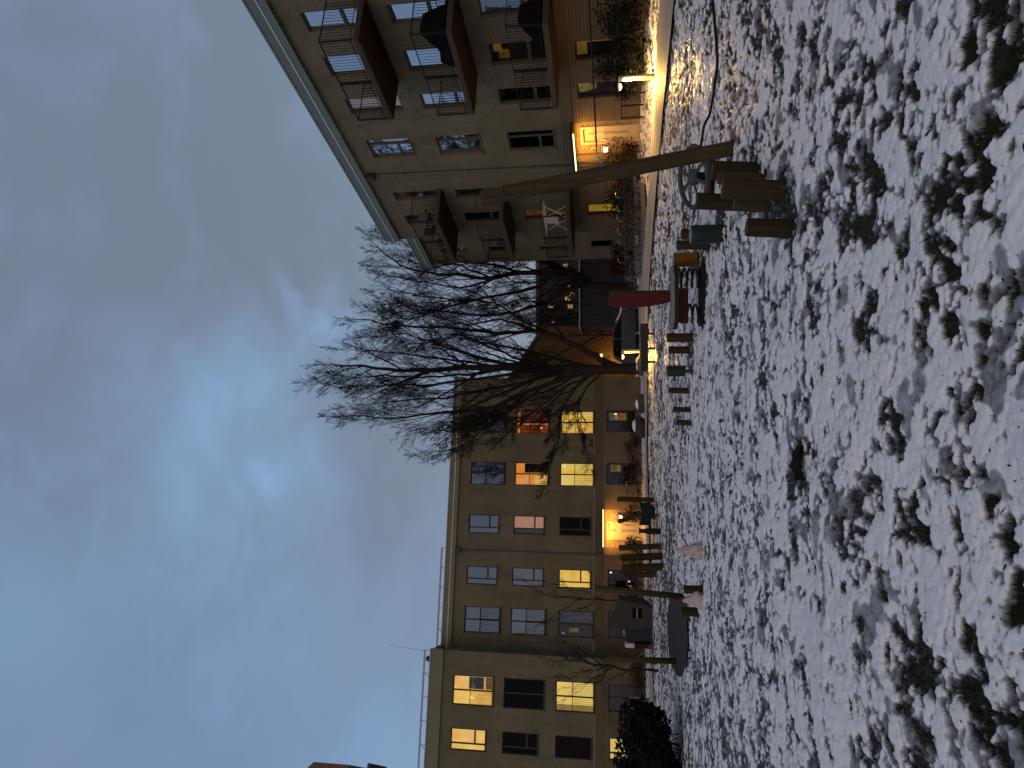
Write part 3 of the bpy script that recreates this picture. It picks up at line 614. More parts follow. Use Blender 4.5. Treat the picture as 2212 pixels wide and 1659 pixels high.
def balcony(root, s0, s1, zb, dep=1.64):
    z1 = zb + 0.20; zt = z1 + 1.07
    sl = obj('balcony', MB().box(s0, s1, 0.004, dep, zb + 0.03, z1), MAT['slab_edge'], root)
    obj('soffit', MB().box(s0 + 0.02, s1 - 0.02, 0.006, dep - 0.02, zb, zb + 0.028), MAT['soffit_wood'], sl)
    rl = MB()
    for a, b in (((s0 + 0.03, 0.02), (s0 + 0.03, dep - 0.03)), ((s0 + 0.03, dep - 0.03), (s1 - 0.03, dep - 0.03)), ((s1 - 0.03, dep - 0.03), (s1 - 0.03, 0.02))):
        rl.bar((*a, zt), (*b, zt), 0.045, 0.02); rl.bar((*a, z1 + 0.10), (*b, z1 + 0.10), 0.03, 0.015)
    obj('handrail', rl, MAT['rail_metal'], sl)
    bl = MB(); n = int((s1 - s0) / 0.11)
    for i in range(1, n):
        x_ = s0 + (s1 - s0) * i / n; bl.box(x_ - 0.005, x_ + 0.005, dep - 0.035, dep - 0.025, z1 + 0.10, zt)
    for i in range(1, 14):
        y_ = dep * i / 14
        for x_ in (s0 + 0.03, s1 - 0.03): bl.box(x_ - 0.005, x_ + 0.005, y_ - 0.005, y_ + 0.005, z1 + 0.10, zt)
    tag(obj('baluster', bl, MAT['rail_metal'], sl), None, None, None, 'stuff')
    for x_ in (s0 + 0.03, (s0 + s1) / 2 - 0.04, (s0 + s1) / 2 + 0.04, s1 - 0.03): obj('post', MB().box(x_ - 0.02, x_ + 0.02, dep - 0.05, dep - 0.01, zb + 0.02, zt), MAT['rail_metal'], sl)
    return sl
FLOORS = (9.08, 6.25, 3.42)
for zb in FLOORS:
    balcony(rb, -4.06, -0.60, zb); balcony(rb, 5.75, 9.25, zb)
    balcony(rb, -13.0, -9.2, zb)
for s_ in (1.2, 5.0): obj('wall_joint', MB().box(s_ - 0.008, s_ + 0.008, 0.001, 0.006, 3.56, 12.1), MAT['dark_plaster'], rb)

# --- set-back end section of the right-hand block
rs_ = thing('apartment_building', (RORG[0] + RNOR[0] * -1.5 + RDIR[0] * 9.7, RORG[1] + RNOR[1] * -1.5 + RDIR[1] * 9.7, 0), 'narrow set-back end of the balcony block, beside the tall leaning tree', 'building', None, RZ)
RW2 = ((9.70, 11.12), (6.9, 8.4), (4.1, 5.6))
h2 = [(3.62, 4.22, a, b) for a, b in RW2] + [(3.40, 4.10, 1.7, 2.8)]
facade(rs_, 'upper_wall', 0.0, 5.3, 3.5, 11.95, h2, MAT['beige_brick'])
facade(rs_, 'ground_floor_wall', 0.0, 5.3, -0.3, 3.496, h2, MAT['plaster'], -0.02)
obj('end_wall', MB().quad((5.3, 0, -0.3), (5.3, 0, 11.95), (5.3, -9.4, 11.95), (5.3, -9.4, -0.3)), MAT['beige_brick'], rs_)
roof(rs_, 0.03, 5.4, 11.95, 12.6, MAT['fascia_metal'], back=-9.4)
for k_, (a, b) in enumerate(RW2): window(rs_, 3.62, 4.22, a, b, 'transom', ('glass_sky', 'glass_dark', 'glass_soft')[k_], (None, None, 'glow_low')[k_])
window(rs_, 3.40, 4.10, 1.7, 2.8, 'single', 'glass_dark', None, y=-0.02, frame='frame_dark')
pipe(rs_, 1.75, 0.3, 11.6, 0.07, False)

# --- left-hand block
LZ = math.atan2(LDIR[1], LDIR[0])
lb = thing('apartment_building', (LORG[0], LORG[1], 0), 'long beige brick apartment building across the lawn with lit windows', 'building', None, LZ)
LR = ((8.62, 10.86), (5.80, 7.96), (2.90, 5.04))
big_c = [(-4.11, -2.60), (-0.71, 0.76), (8.30, 9.84)]; small_c = [(2.68, 3.84), (5.88, 6.98)]
hl = []
for a, b in big_c: hl += [(a, b, lo, hi) for lo, hi in LR]
for a, b in small_c: hl += [(a, b, hi - 1.95, hi) for lo, hi in LR]
facade(lb, 'upper_wall', -6.35, 11.0, 2.90 - 0.02, 11.62, hl, MAT['beige_brick'])
GL = [(-4.15, -2.74, 0.30, 2.12), (-0.75, 0.62, 0.30, 2.12), (5.80, 6.98, 0.25, 2.05), (8.22, 9.75, 0.25, 2.02), (2.94, 3.98, -0.12, 2.10)]
facade(lb, 'ground_floor_wall', -6.35, 2.20, -0.5, 2.36, GL, MAT['plaster'], -0.02)
facade(lb, 'porch_wall', 2.204, 4.48, -0.5, 2.36, GL, MAT['brown_brick'], -0.02)
facade(lb, 'ground_floor_wall', 4.484, 11.0, -0.5, 2.36, GL, MAT['rib_plaster'], -0.02)
obj('plaster_band', MB().box(-6.35, 11.0, -0.3, 0.012, 2.364, 2.875), MAT['dark_plaster'], lb)
obj('end_wall', MB().quad((-6.35, 0, -0.5), (-6.35, -10.5, -0.5), (-6.35, -10.5, 11.62), (-6.35, 0, 11.62)), MAT['beige_brick'], lb)
roof(lb, -6.42, 11.0, 11.62, 12.22, MAT['fascia_olive'], out=0.10)
def rooftop_rail(root, s0, s1, z0, z1, y):
    m = MB(); n = max(2, int((s1 - s0) / 1.15))
    m.box(s0, s1, y - 0.05, y + 0.05, z1 - 0.09, z1); m.box(s0, s1, y - 0.02, y + 0.02, z0 + 0.08, z0 + 0.11)
    for i in range(n + 1):
        x_ = s0 + (s1 - s0) * i / n; m.box(x_ - 0.02, x_ + 0.02, y - 0.02, y + 0.02, z0, z1 - 0.09)
        if i % 3 == 1: m.bar((x_, y, z1 - 0.1), (x_ + 0.28, y, z0 + 0.03), 0.03)
    obj('rooftop_rail', m, MAT['galvanised'], root)
rooftop_rail(lb, 4.8, 11.0, 12.27, 12.68, -0.4)
LD = dict(frame='frame_dark')
B1, B2, B5 = big_c; S3, S4 = small_c
window(lb, *B1, *LR[0], 'double', 'glass_mid', 'blind_blue', bars=True, **LD)
window(lb, *B1, *LR[1], 'double', 'glass_soft', 'glow_red', bars=True, extra=[('glow_orange', 0.55, 0.6, 0.05, 0.95), ('glow_orange', 0.0, 0.97, 0.90, 0.99), ('bulb_glow', 0.72, 0.77, 0.22, 0.27)], **LD)
window(lb, *B1, *LR[2], 'double', 'glass_clear', 'glow_yellow', bars=True, extra=[('glow_cream', 0.02, 0.2, 0.03, 0.97), ('bulb_glow', 0.62, 0.72, 0.28, 0.36), ('glow_warm', 0.75, 0.97, 0.03, 0.4)], **LD)
window(lb, *B2, *LR[0], 'double', 'glass_mid', 'blind_blue', bars=True, **LD)
window(lb, *B2, *LR[1], 'double', 'glass_clear', 'glow_orange', bars=True, extra=[('interior_dark', 0.04, 0.44, 0.02, 0.72), ('glow_warm', 0.5, 0.97, 0.02, 0.42), ('interior_dark', 0.8, 0.97, 0.02, 0.12)], **LD)
window(lb, *B2, *LR[2], 'double', 'glass_clear', 'glow_cream', bars=True, extra=[('glow_yellow', 0.3, 0.47, 0.03, 0.97), ('bulb_glow', 0.1, 0.16, 0.85, 0.9), ('glow_warm', 0.55, 0.8, 0.03, 0.3)], **LD)
for k_, g_, bk_ in ((0, 'glass_mid', 'blind_grey'), (1, 'glass_soft', 'glow_pink'), (2, 'glass_dark', None)):
    hi = LR[k_][1]; window(lb, *S3, hi - 1.95, hi, 'casement', g_, bk_, mirror=True, **LD, half=(('blind_blue', 0.68, 0.99) if k_ == 1 else None), extra=([('blind_grey', 0.1, 0.5, 0.72, 0.76), ('off_white', 0.15, 0.25, 0.76, 0.86)] if k_ == 2 else None))
for k_, g_, bk_ in ((0, 'glass_mid', 'blind_grey'), (1, 'glass_mid', None), (2, 'glass_clear', 'glow_yellow')):
    hi = LR[k_][1]; window(lb, *S4, hi - 1.95, hi, 'casement', g_, bk_, mirror=True, extra=([('glow_cream', 0.80, 0.93, 0.2, 0.56), ('glow_warm', 0.03, 0.3, 0.03, 0.22), ('frame_dark', 0.05, 0.18, 0.02, 0.1), ('glow_warm', 0.72, 0.98, 0.06, 0.14)] if k_ == 2 else None), **LD)
window(lb, *B5, *LR[0], 'double', 'glass_mid', None, bars=True, **LD)
window(lb, *B5, *LR[1], 'double', 'glass_mid', None, bars=True, **LD)
window(lb, *B5, *LR[2], 'double', 'glass_soft', 'interior_dark', half=('blind_blue', 0.02, 0.5), extra=[('glow_dim', 0.66, 0.82, 0.42, 0.7), ('glow_olive', 0.84, 0.9, 0.82, 0.9)], **LD)
window(lb, -4.15, -2.74, 0.30, 2.12, 'double', 'glass_soft', 'interior_dark', y=-0.02, frame='frame_dark', extra=[('bulb_glow', 0.12, 0.2, 0.62, 0.72), ('glow_dim', 0.1, 0.45, 0.3, 0.9)])
window(lb, -0.75, 0.62, 0.30, 2.12, 'double', 'glass_soft', 'interior_dark', y=-0.02, frame='frame_dark', extra=[('glow_dim', 0.08, 0.4, 0.5, 0.85), ('bulb_glow', 0.3, 0.34, 0.55, 0.6)])
window(lb, 5.80, 6.98, 0.25, 2.05, 'double', 'glass_soft', 'interior_dark', y=-0.02, frame='frame_dark', extra=[('bulb_glow', 0.12, 0.19, 0.86, 0.93), ('bulb_glow', 0.55, 0.6, 0.25, 0.31), ('bulb_glow', 0.78, 0.83, 0.2, 0.26), ('bulb_glow', 0.9, 0.95, 0.18, 0.24)])
window(lb, 8.22, 9.75, 0.25, 2.02, 'double', 'glass_soft', 'interior_dark', y=-0.02, frame='frame_dark', extra=[('bulb_glow', 0.85, 0.9, 0.2, 0.27), ('glow_dim', 0.6, 0.95, 0.2, 0.5)])
pipe(lb, 4.96, -0.1, 11.35)
entrance(lb, 2.18, 4.52, 2.28, -0.10, 3.02, 3.90, 2.00, 0.5, 110, 'NE', 2.62, 2.62, 1.22, -1)
for a, b, c_ in ((1.05, 1.06, 0), (5.3, 5.31, 0), (10.2, 10.21, 0)): obj('wall_joint', MB().box(a - 0.006, b + 0.006, 0.001, 0.005, 2.9, 11.4), MAT['dark_plaster'], lb)

# --- left wing, a step forward
WO = 1.6
lw = thing('apartment_building', (LORG[0] + LNOR[0] * WO + LDIR[0] * 10.72, LORG[1] + LNOR[1] * WO + LDIR[1] * 10.72, 0), 'taller wing of the brick apartments at the left, roof railing on top', 'building', None, LZ)
c6, c7 = (1.33, 2.95), (4.20, 5.36)
WR = ((8.64, 11.04), (5.66, 8.03), (2.80, 5.00))
hw = [(*c6, lo, hi) for lo, hi in WR] + [(*c7, hi - 2.05, hi) for lo, hi in WR]
facade(lw, 'upper_wall', 0.0, 12.0, 2.78, 11.70, hw, MAT['beige_brick'])
gw = [(1.33, 2.80, -0.35, 2.02), (4.15, 5.28, 0.60, 1.97)]
facade(lw, 'ground_floor_wall', 0.0, 12.0, -0.6, 2.32, gw, MAT['dark_plaster'], -0.02)
obj('plaster_band', MB().box(0.0, 12.0, -0.3, 0.012, 2.324, 2.775), MAT['dark_plaster'], lw)
obj('side_wall', MB().quad((0, 0, -0.6), (0, -1.7, -0.6), (0, -1.7, 11.7), (0, 0, 11.7)), MAT['beige_brick'], lw)
roof(lw, -0.05, 12.0, 11.70, 12.46, MAT['fascia_olive'], out=0.10, line=False)
rooftop_rail(lw, 0.1, 6.6, 12.51, 12.98, -0.3)
v = MB(); v.lathe([(0.16, 0), (0.16, 0.2), (0.1, 0.28), (0.02, 0.3)], 12, (0.55, 0.0 - 0.15, 12.5)); obj('roof_vent', v, MAT['black_metal'], lw, True)
a_ = MB(); a_.tube([(0.15, -0.3, 12.9), (0.02, -0.3, 14.2), (-0.05, -0.3, 15.2)], [0.012, 0.008, 0.004], 4); obj('aerial', a_, MAT['dark_metal'], lw)
window(lw, *c6, *WR[0], 'double', 'glass_clear', 'glow_warm', bars=True, **LD, extra=[('interior_dark', 0.06, 0.46, 0.25, 0.62), ('glow_dim', 0.06, 0.46, 0.04, 0.2), ('bulb_glow', 0.72, 0.78, 0.5, 0.58), ('glow_yellow', 0.56, 0.97, 0.42, 0.98)])
window(lw, *c6, *WR[1], 'double', 'glass_dark', None, **LD)
window(lw, *c6, *WR[2], 'double', 'glass_clear', 'glow_cream', bars=True, half=('glow_olive', 0.78, 0.99), **LD)
window(lw, *c7, WR[0][1] - 2.05, WR[0][1], 'casement', 'glass_clear', 'glow_warm', mirror=True, extra=[('glow_yellow', 0.72, 0.98, 0.03, 0.97), ('glow_yellow', 0.1, 0.28, 0.5, 0.8)], **LD)
window(lw, *c7, WR[1][1] - 2.05, WR[1][1], 'casement', 'glass_dark', None, mirror=True, **LD)
window(lw, *c7, WR[2][1] - 2.05, WR[2][1], 'single', 'glass_dark', 'blind_grey', extra=[('bulb_glow', 0.1, 0.2, 0.1, 0.18)], **LD)
window(lw, *gw[0], 'double', 'glass_soft', 'interior_dark', y=-0.02, frame='frame_dark', extra=[('screen_glow', 0.84, 0.95, 0.42, 0.60), ('bulb_glow', 0.52, 0.6, 0.36, 0.40), ('glow_dim', 0.45, 0.5, 0.05, 0.5)])
window(lw, *gw[1], 'casement', 'glass_clear', 'glow_cream', y=-0.02, mirror=True, frame='frame_dark')

# --- far background
fb = thing('apartment_block', (22, 92, 0), 'dark distant apartment block with a few small lit windows behind the trees', 'building', None, R(180))
obj('wall', MB().box(-26, 26, -12, 0, -1, 11.6), MAT['far_wall'], fb); obj('roof', MB().box(-26.2, 26.2, -12.2, 0.2, 11.6, 12.0), MAT['roof_felt'], fb)
for (px, py) in ((1190, 661), (1232, 662), (1232, 617), (1216, 588), (1222, 574), (1236, 636), (1240, 600), (1192, 693), (1226, 645)):
    p = at(px, py, 91.9); lx = 22 - p.x; window(fb, lx - 0.30, lx + 0.30, p.z - 0.38, p.z + 0.38, 'single', 'glass_clear', 'far_glow', y=0.29, frame='frame_dark', sill=False)
gb = thing('gable_house', (at(1300, 745, 55).x, 55, 0), 'ochre gabled house wall lit by a yellow lamp behind the tree', 'house')
x0 = at(1300, 812, 55).x - gb.location.x - 1.2; x1 = at(1300, 703, 55).x - gb.location.x
pk = at(1100, 772, 55).z; ev = at(1178, 703, 55).z
obj('wall', MB().prism([(x0, -1), (x1, -1), (x1, ev), (x0 + 0.9, pk), (x0, pk - 0.5)], 0, 8), MAT['render_ochre'], gb)
obj('roof', MB().prism([(x1 + 0.25, ev - 0.15), (x1 + 0.25, ev + 0.05), (x0 + 0.9, pk + 0.22), (x0 + 0.9, pk + 0.02)], -0.25, 8.2), MAT['roof_felt'], gb)
p = at(1314, 778, 54.8) - gb.location; obj('meter_box', MB().box(p.x - 0.25, p.x + 0.25, -0.2, -0.004, p.z - 0.3, p.z + 0.3), MAT['frame_dark'], gb)
p = at(1318, 768, 54.5) - gb.location; wl_ = obj('wall_lamp', MB().box(p.x - 0.15, p.x + 0.15, -0.3, -0.004, p.z + 0.6, p.z + 0.8), MAT['bulb_glow'], gb); light('gable_fill', 'POINT', (p.x - 0.3, -0.9, p.z - 0.5), 120, WARM, gb, radius=0.1)  # glowing box and point light added to brighten the gable wall
# plank-clad shed row with snow on its roof edge
sh = thing('storage_shed', (at(1300, 630, 47).x, 47, 0), 'long flat-roofed shed clad in grey upright planks, snow along its top', 'shed', None, R(3))
w0 = at(1253, 706, 47).x - sh.location.x; w1 = at(1253, 545, 47).x - sh.location.x; hz_ = at(1254, 640, 47).z
obj('wall', MB().box(w0, w1, 0.03, 4, -1, hz_), MAT['plank_grey'], sh)
for i in range(7):
    a = w0 + (w1 - w0) * i / 7; obj('panel', MB().box(a + 0.02, w0 + (w1 - w0) * (i + 1) / 7 - 0.02, -0.005 - 0.012 * (i % 2), 0.03, -0.6, hz_ - 0.06), MAT['plank_grey'], sh)
obj('roof', MB().box(w0 - 0.1, w1 + 0.1, -0.12, 4.1, hz_, hz_ + 0.05), MAT['roof_felt'], sh); obj('snow_cap', MB().box(w0 - 0.08, w1 + 0.08, -0.1, 4.05, hz_ + 0.052, hz_ + 0.09), MAT['snow_white'], sh)
# tower at the far left edge
tw = thing('brick_tower', (at(700, 1664, 75).x, 75, 0), 'tall reddish brick building rising behind the left wing', 'building', None, R(32))
tx = at(700, 1643, 72).x - tw.location.x - 2.2; tp = at(660, 1650, 72).z; tb = at(748, 1650, 72).z
obj('wall', MB().box(tx - 8, tx - 0.4, -3, 3, -1, tb - 2.5), MAT['red_brick'], tw)
obj('penthouse', MB().prism([(tx - 8, tb), (tx, tb), (tx, tp - 0.6), (tx - 1.6, tp + 0.9), (tx - 8, tp + 0.9)], -3, 3), MAT['red_brick'], tw)
for i in range(4): obj('window', MB().box(tx - 1.2 - 1.6 * i - 0.8, tx - 1.2 - 1.6 * i, -3.03, -2.9, tb + 0.9, tp - 1.2), MAT['blind_grey'], tw)
obj('roof', MB().box(tx - 8.3, tx + 0.3, -3.3, 3.3, tb - 2.5, tb - 2.2), MAT['roof_felt'], tw)
low = at(832, 1656, 74).z; obj('lower_roof', MB().box(tx - 8, tx - 0.4, -5.5, -3.35, -1, low), MAT['red_brick'], tw)

# ------------------------------------------------------------------ bare trees
def smooth_path(pts, n):
    pts = [Vector(p) for p in pts]; out = []; m = len(pts) - 1
    P = [pts[0] * 2 - pts[1]] + pts + [pts[-1] * 2 - pts[-2]]
    for i in range(n):
        t = m * i / (n - 1); j = min(int(t), m - 1); u = t - j; a, b, c_, d = P[j:j+4]
        out.append(0.5 * ((2*b) + (c_ - a) * u + (2*a - 5*b + 4*c_ - d) * u*u + (3*b - a - 3*c_ + d) * u**3))
    return out
def wander(start, dirn, length, n, curl, lift, rnd):
    p = Vector(start); d = Vector(dirn).normalized(); out = [p.copy()]
    for i in range(n):
        d = (d + Vector((rnd.gauss(0, curl), rnd.gauss(0, curl), rnd.gauss(0, curl) + lift))).normalized(); p = p + d * (length / n); out.append(p.copy())
    return out
def sprout(mb, path, r0, r1, level, spec, rnd, t0=0.2):
    """side shoots along a limb; spec rows: (count, length share, spread degrees, curl, lift, thickness share)"""
    if level >= len(spec): return
    cnt, lshare, spread, curl, lift, thick = spec[level]
    L = sum((b - a).length for a, b in zip(path, path[1:])); m = len(path) - 1
    k = max(2, int(cnt * (0.8 + 0.4 * rnd.random())))
    for i in range(k):
        t = t0 + (0.98 - t0) * (i + rnd.random()) / k; f = t * m; j = min(int(f), m - 1); p = path[j].lerp(path[j+1], f - j); tan = (path[j+1] - path[j]).normalized()
        side = tan.orthogonal().normalized(); side.rotate(Matrix.Rotation(rnd.uniform(0, 6.283), 3, tan))
        a = R(spread * rnd.uniform(0.65, 1.3)); d = tan * math.cos(a) + side * math.sin(a)
        ln = L * lshare * (1.15 - 0.75 * t) * rnd.uniform(0.6, 1.25); pr = r0 + (r1 - r0) * t
        if level == 3:
            q = wander(p, d, ln, 2, curl, lift, rnd); w_ = d.orthogonal().normalized() * 0.0055; mb.add([q[0] - w_, q[0] + w_, q[1] - w_ * 0.8, q[1] + w_ * 0.8, q[2]], [(0, 1, 3, 2), (2, 3, 4)]); continue
        rr = max(0.0055, min(pr * 0.75, pr * thick * rnd.uniform(0.7, 1.1))); n = 5 if level == 0 else (4 if level == 1 else 3)
        q = wander(p, d, ln, n, curl, lift, rnd); end = max(0.0045, rr * 0.25)
        mb.tube(q, [rr + (end - rr) * (x_ / n) for x_ in range(n + 1)], 5 if level == 0 else 3, False)
        sprout(mb, q, rr, end, level + 1, spec, rnd, 0.15)
SPEC = [(17, 0.36, 30, 0.05, 0.05, 0.40), (11, 0.46, 32, 0.07, 0.05, 0.48), (7, 0.52, 32, 0.08, 0.05, 0.55), (4, 0.75, 32, 0.09, 0.04, 0.7)]
def big_tree(name, label, limbs, Y0, base, seed, spec=SPEC, nest=None):
    rnd = random.Random(seed); root = thing(name, base, label, 'tree'); tr, cr = MB(), MB()
    for (pts, r0, r1, dy) in limbs:
        k = len(pts); w = []
        for i, (x_, y_) in enumerate(pts):
            p = at(x_, y_, Y0 + dy * (i / max(1, k - 1)) ** 1.2); w.append(p - base)
        q = smooth_path(w, max(8, 3 * k)); m = len(q)
        q = [p + Vector((rnd.gauss(0, 0.03), rnd.gauss(0, 0.05), rnd.gauss(0, 0.03))) if 0 < i < m - 1 else p for i, p in enumerate(q)]
        rad = [r0 + (r1 - r0) * (i / (m - 1)) ** 0.8 for i in range(m)]
        tr.tube(q, rad, 9 if r0 > 0.15 else 6, False); sprout(cr, q, r0, r1, 0, spec, rnd, 0.28)
        tail = wander(q[-1], q[-1] - q[-2], 1.6, 4, 0.1, 0.05, rnd); cr.tube(tail, [r1 * (1 - 0.2 * i) for i in range(5)], 4, False); sprout(cr, tail, r1, 0.006, 1, spec, rnd, 0.1)
    obj('trunk', tr, MAT['bark'], root, True); tag(obj('crown', cr, MAT['twig'], root), None, None, None, None)
    if nest:
        nb = MB(); c_ = at(*nest, Y0) - base; rn = random.Random(5)
        for _ in range(170):
            d = Vector((rn.gauss(0, 1), rn.gauss(0, 1), rn.gauss(0, 0.6))).normalized(); s = d.cross(Vector((rn.gauss(0, 1), rn.gauss(0, 1), rn.gauss(0, 1)))).normalized(); p = c_ + d * rn.uniform(0.05, 0.24); nb.bar(p - s * 0.2, p + s * 0.2, 0.012)
        tag(obj('nest', nb, MAT['twig'], root), None, None, None, None)
    return root
YM = 34.0
bm_ = at(1392, 800, YM); bm_.z = tz(bm_.x, bm_.y)
L_ = lambda *p: list(p)
big_tree('bare_tree', 'tall black bare tree beside the glowing path lamp, fork holding a nest', [
    (L_((1400, 800), (1375, 799), (1310, 797), (1200, 797), (1102, 795), (993, 794), (880, 799), (795, 793), (722, 788)), 0.36, 0.035, 0),
    (L_((1330, 792), (1305, 782), (1285, 768), (1230, 742), (1190, 722), (1135, 716), (1068, 720), (976, 708), (897, 706), (853, 701), (780, 690)), 0.20, 0.03, -1.0),
    (L_((1262, 803), (1205, 822), (1130, 850), (1070, 878), (985, 889), (920, 893), (846, 903), (760, 898)), 0.15, 0.025, -2.0),
    (L_((1290, 803), (1225, 835), (1165, 880), (1120, 915), (1080, 950)), 0.09, 0.02, -2.5),
    (L_((1275, 803), (1235, 850), (1210, 900), (1205, 960), (1190, 1010)), 0.08, 0.015, -1.5),
    (L_((1230, 800), (1130, 825), (1050, 842), (960, 858), (880, 866), (770, 874)), 0.11, 0.02, 2.5),
    (L_((1180, 799), (1050, 815), (930, 830), (840, 832), (735, 836)), 0.10, 0.02, -1.5),
    (L_((1190, 794), (1080, 790), (980, 778), (880, 765), (770, 755)), 0.10, 0.02, -2.0),
    (L_((1285, 803), (1250, 830), (1200, 862), (1150, 900), (1105, 905)), 0.07, 0.015, 1.0),
    (L_((1300, 804), (1262, 845), (1245, 900), (1260, 960)), 0.06, 0.014, -2.0),
    (L_((1220, 805), (1140, 860), (1085, 900), (1030, 905), (960, 950)), 0.07, 0.015, -1.0),
    (L_((1150, 796), (1040, 775), (950, 745), (880, 722), (800, 728)), 0.09, 0.02, 2.0),
    (L_((1210, 795), (1120, 775), (1050, 745), (990, 722), (920, 735)), 0.08, 0.02, -3.0),
    (L_((1100, 795), (1000, 810), (900, 815), (820, 812), (740, 820)), 0.08, 0.018, 1.5),
    (L_((1200, 728), (1130, 690), (1070, 655), (980, 650), (900, 655)), 0.08, 0.018, -2.0),
    (L_((1160, 718), (1090, 690), (1010, 700), (930, 680), (860, 672)), 0.07, 0.018, 1.5),
    (L_((1140, 848), (1080, 905), (1040, 930), (1000, 960), (950, 975)), 0.06, 0.015, -2.5),
    (L_((1240, 742), (1200, 770), (1150, 775), (1110, 760)), 0.05, 0.014, -2.5),
    (L_((1255, 805), (1180, 845), (1100, 860), (1020, 925), (955, 930)), 0.07, 0.015, 2.0),
], YM, bm_, 3, SPEC, (855, 702))
Y2 = 39.0; b2 = at(1366, 622, Y2); b2.z = tz(b2.x, b2.y)
big_tree('bare_tree', 'leaning dark bare tree with forked trunk near the right block corner', [
    (L_((1376, 622), (1340, 622), (1290, 617), (1255, 606), (1225, 590), (1190, 572), (1160, 558)), 0.36, 0.12, 0),
    (L_((1240, 600), (1180, 591), (1130, 589), (1060, 600), (1000, 595), (940, 592), (870, 575), (822, 540)), 0.20, 0.03, -1.0),
    (L_((1160, 558), (1110, 545), (1060, 550), (1000, 540), (930, 545), (860, 520)), 0.13, 0.02, 0.5),
    (L_((1185, 592), (1160, 620), (1070, 638), (1000, 648), (920, 640), (835, 625)), 0.13, 0.022, 1.0),
    (L_((1245, 612), (1190, 648), (1085, 680), (990, 676), (900, 668), (848, 655)), 0.11, 0.02, -1.5),
    (L_((1130, 589), (1050, 570), (960, 560), (890, 520), (830, 505)), 0.09, 0.02, -1.0),
    (L_((1100, 592), (1000, 620), (920, 610), (840, 595)), 0.08, 0.02, 1.5),
    (L_((1170, 562), (1120, 530), (1060, 515), (1000, 500), (940, 510)), 0.08, 0.02, 1.5),
    (L_((1040, 644), (960, 665), (890, 690), (835, 680)), 0.07, 0.018, 1.0),
    (L_((1060, 600), (980, 570), (920, 575), (850, 550)), 0.07, 0.018, 1.5),
    (L_((1215, 600), (1170, 640), (1110, 650), (1030, 690)), 0.07, 0.018, 2.0),
    (L_((1225, 592), (1185, 600), (1140, 612), (1100, 608), (1050, 625)), 0.06, 0.016, -2.0),
    (L_((1195, 575), (1160, 585), (1125, 575), (1080, 580), (1020, 570)), 0.06, 0.016, -1.5),
    (L_((1235, 612), (1200, 632), (1175, 655), (1140, 662), (1095, 660)), 0.06, 0.016, -1.0),
    (L_((1250, 616), (1225, 650), (1195, 672), (1150, 690), (1120, 700)), 0.05, 0.014, 1.5),
    (L_((1180, 568), (1150, 560), (1110, 562), (1060, 572)), 0.05, 0.014, 1.0),
], Y2, b2, 9)
YS = [(9, 0.32, 34, 0.10, 0.08, 0.5), (6, 0.4, 36, 0.14, 0.06, 0.6), (3, 0.4, 36, 0.15, 0.05, 0.7)]
def young_tree(px, py, pts, r0, label, seed):
    b = spot(px, py); big_tree('young_tree', label, [(pts, r0, 0.012, 0.0)] + [(q, r0 * 0.5, 0.008, dy) for q, dy in YOUNG[seed]], b.y, b, seed, YS)
YOUNG = {21: [(L_((1250, 1294), (1215, 1318), (1180, 1340), (1160, 1352)), -0.5), (L_((1260, 1295), (1235, 1275), (1205, 1262), (1150, 1262)), 0.5), (L_((1290, 1295), (1265, 1310), (1240, 1322)), 0.4)],
         22: [(L_((1300, 1437), (1270, 1415), (1240, 1395), (1205, 1385)), -0.4), (L_((1310, 1439), (1280, 1450), (1240, 1458), (1200, 1462)), 0.5), (L_((1290, 1437), (1255, 1425), (1220, 1420)), 0.4), (L_((1315, 1439), (1295, 1470), (1260, 1478)), -0.6), (L_((1330, 1441), (1300, 1455), (1270, 1475)), 0.2)],
         23: [(L_((1290, 723), (1265, 740), (1240, 750)), 0.3), (L_((1300, 722), (1280, 705), (1262, 702)), -0.3)]}
young_tree(1404, 1302, L_((1404, 1302), (1340, 1298), (1290, 1295), (1240, 1293), (1190, 1288), (1168, 1282)), 0.055, 'slender young tree behind the grey canvas shelter, left of its brown stake', 21)
young_tree(1424, 1449, L_((1424, 1449), (1380, 1446), (1330, 1441), (1280, 1436), (1235, 1430), (1205, 1428)), 0.062, 'young bushy-topped tree by the leftmost brown stake, before the left wing', 22)
bt = at(1338, 724, 50); bt.z = -0.1
big_tree('young_tree', 'thin dark tree in front of the glowing ochre gable', [(L_((1380, 724), (1330, 724), (1290, 723), (1245, 725), (1205, 728)), 0.10, 0.02, 0)] + [(q, 0.05, 0.01, dy) for q, dy in YOUNG[23]], 50, bt, 23, YS)
TH = [(11, 0.36, 32, 0.07, 0.05, 0.45), (8, 0.48, 34, 0.09, 0.05, 0.55), (5, 0.7, 34, 0.1, 0.05, 0.6)]
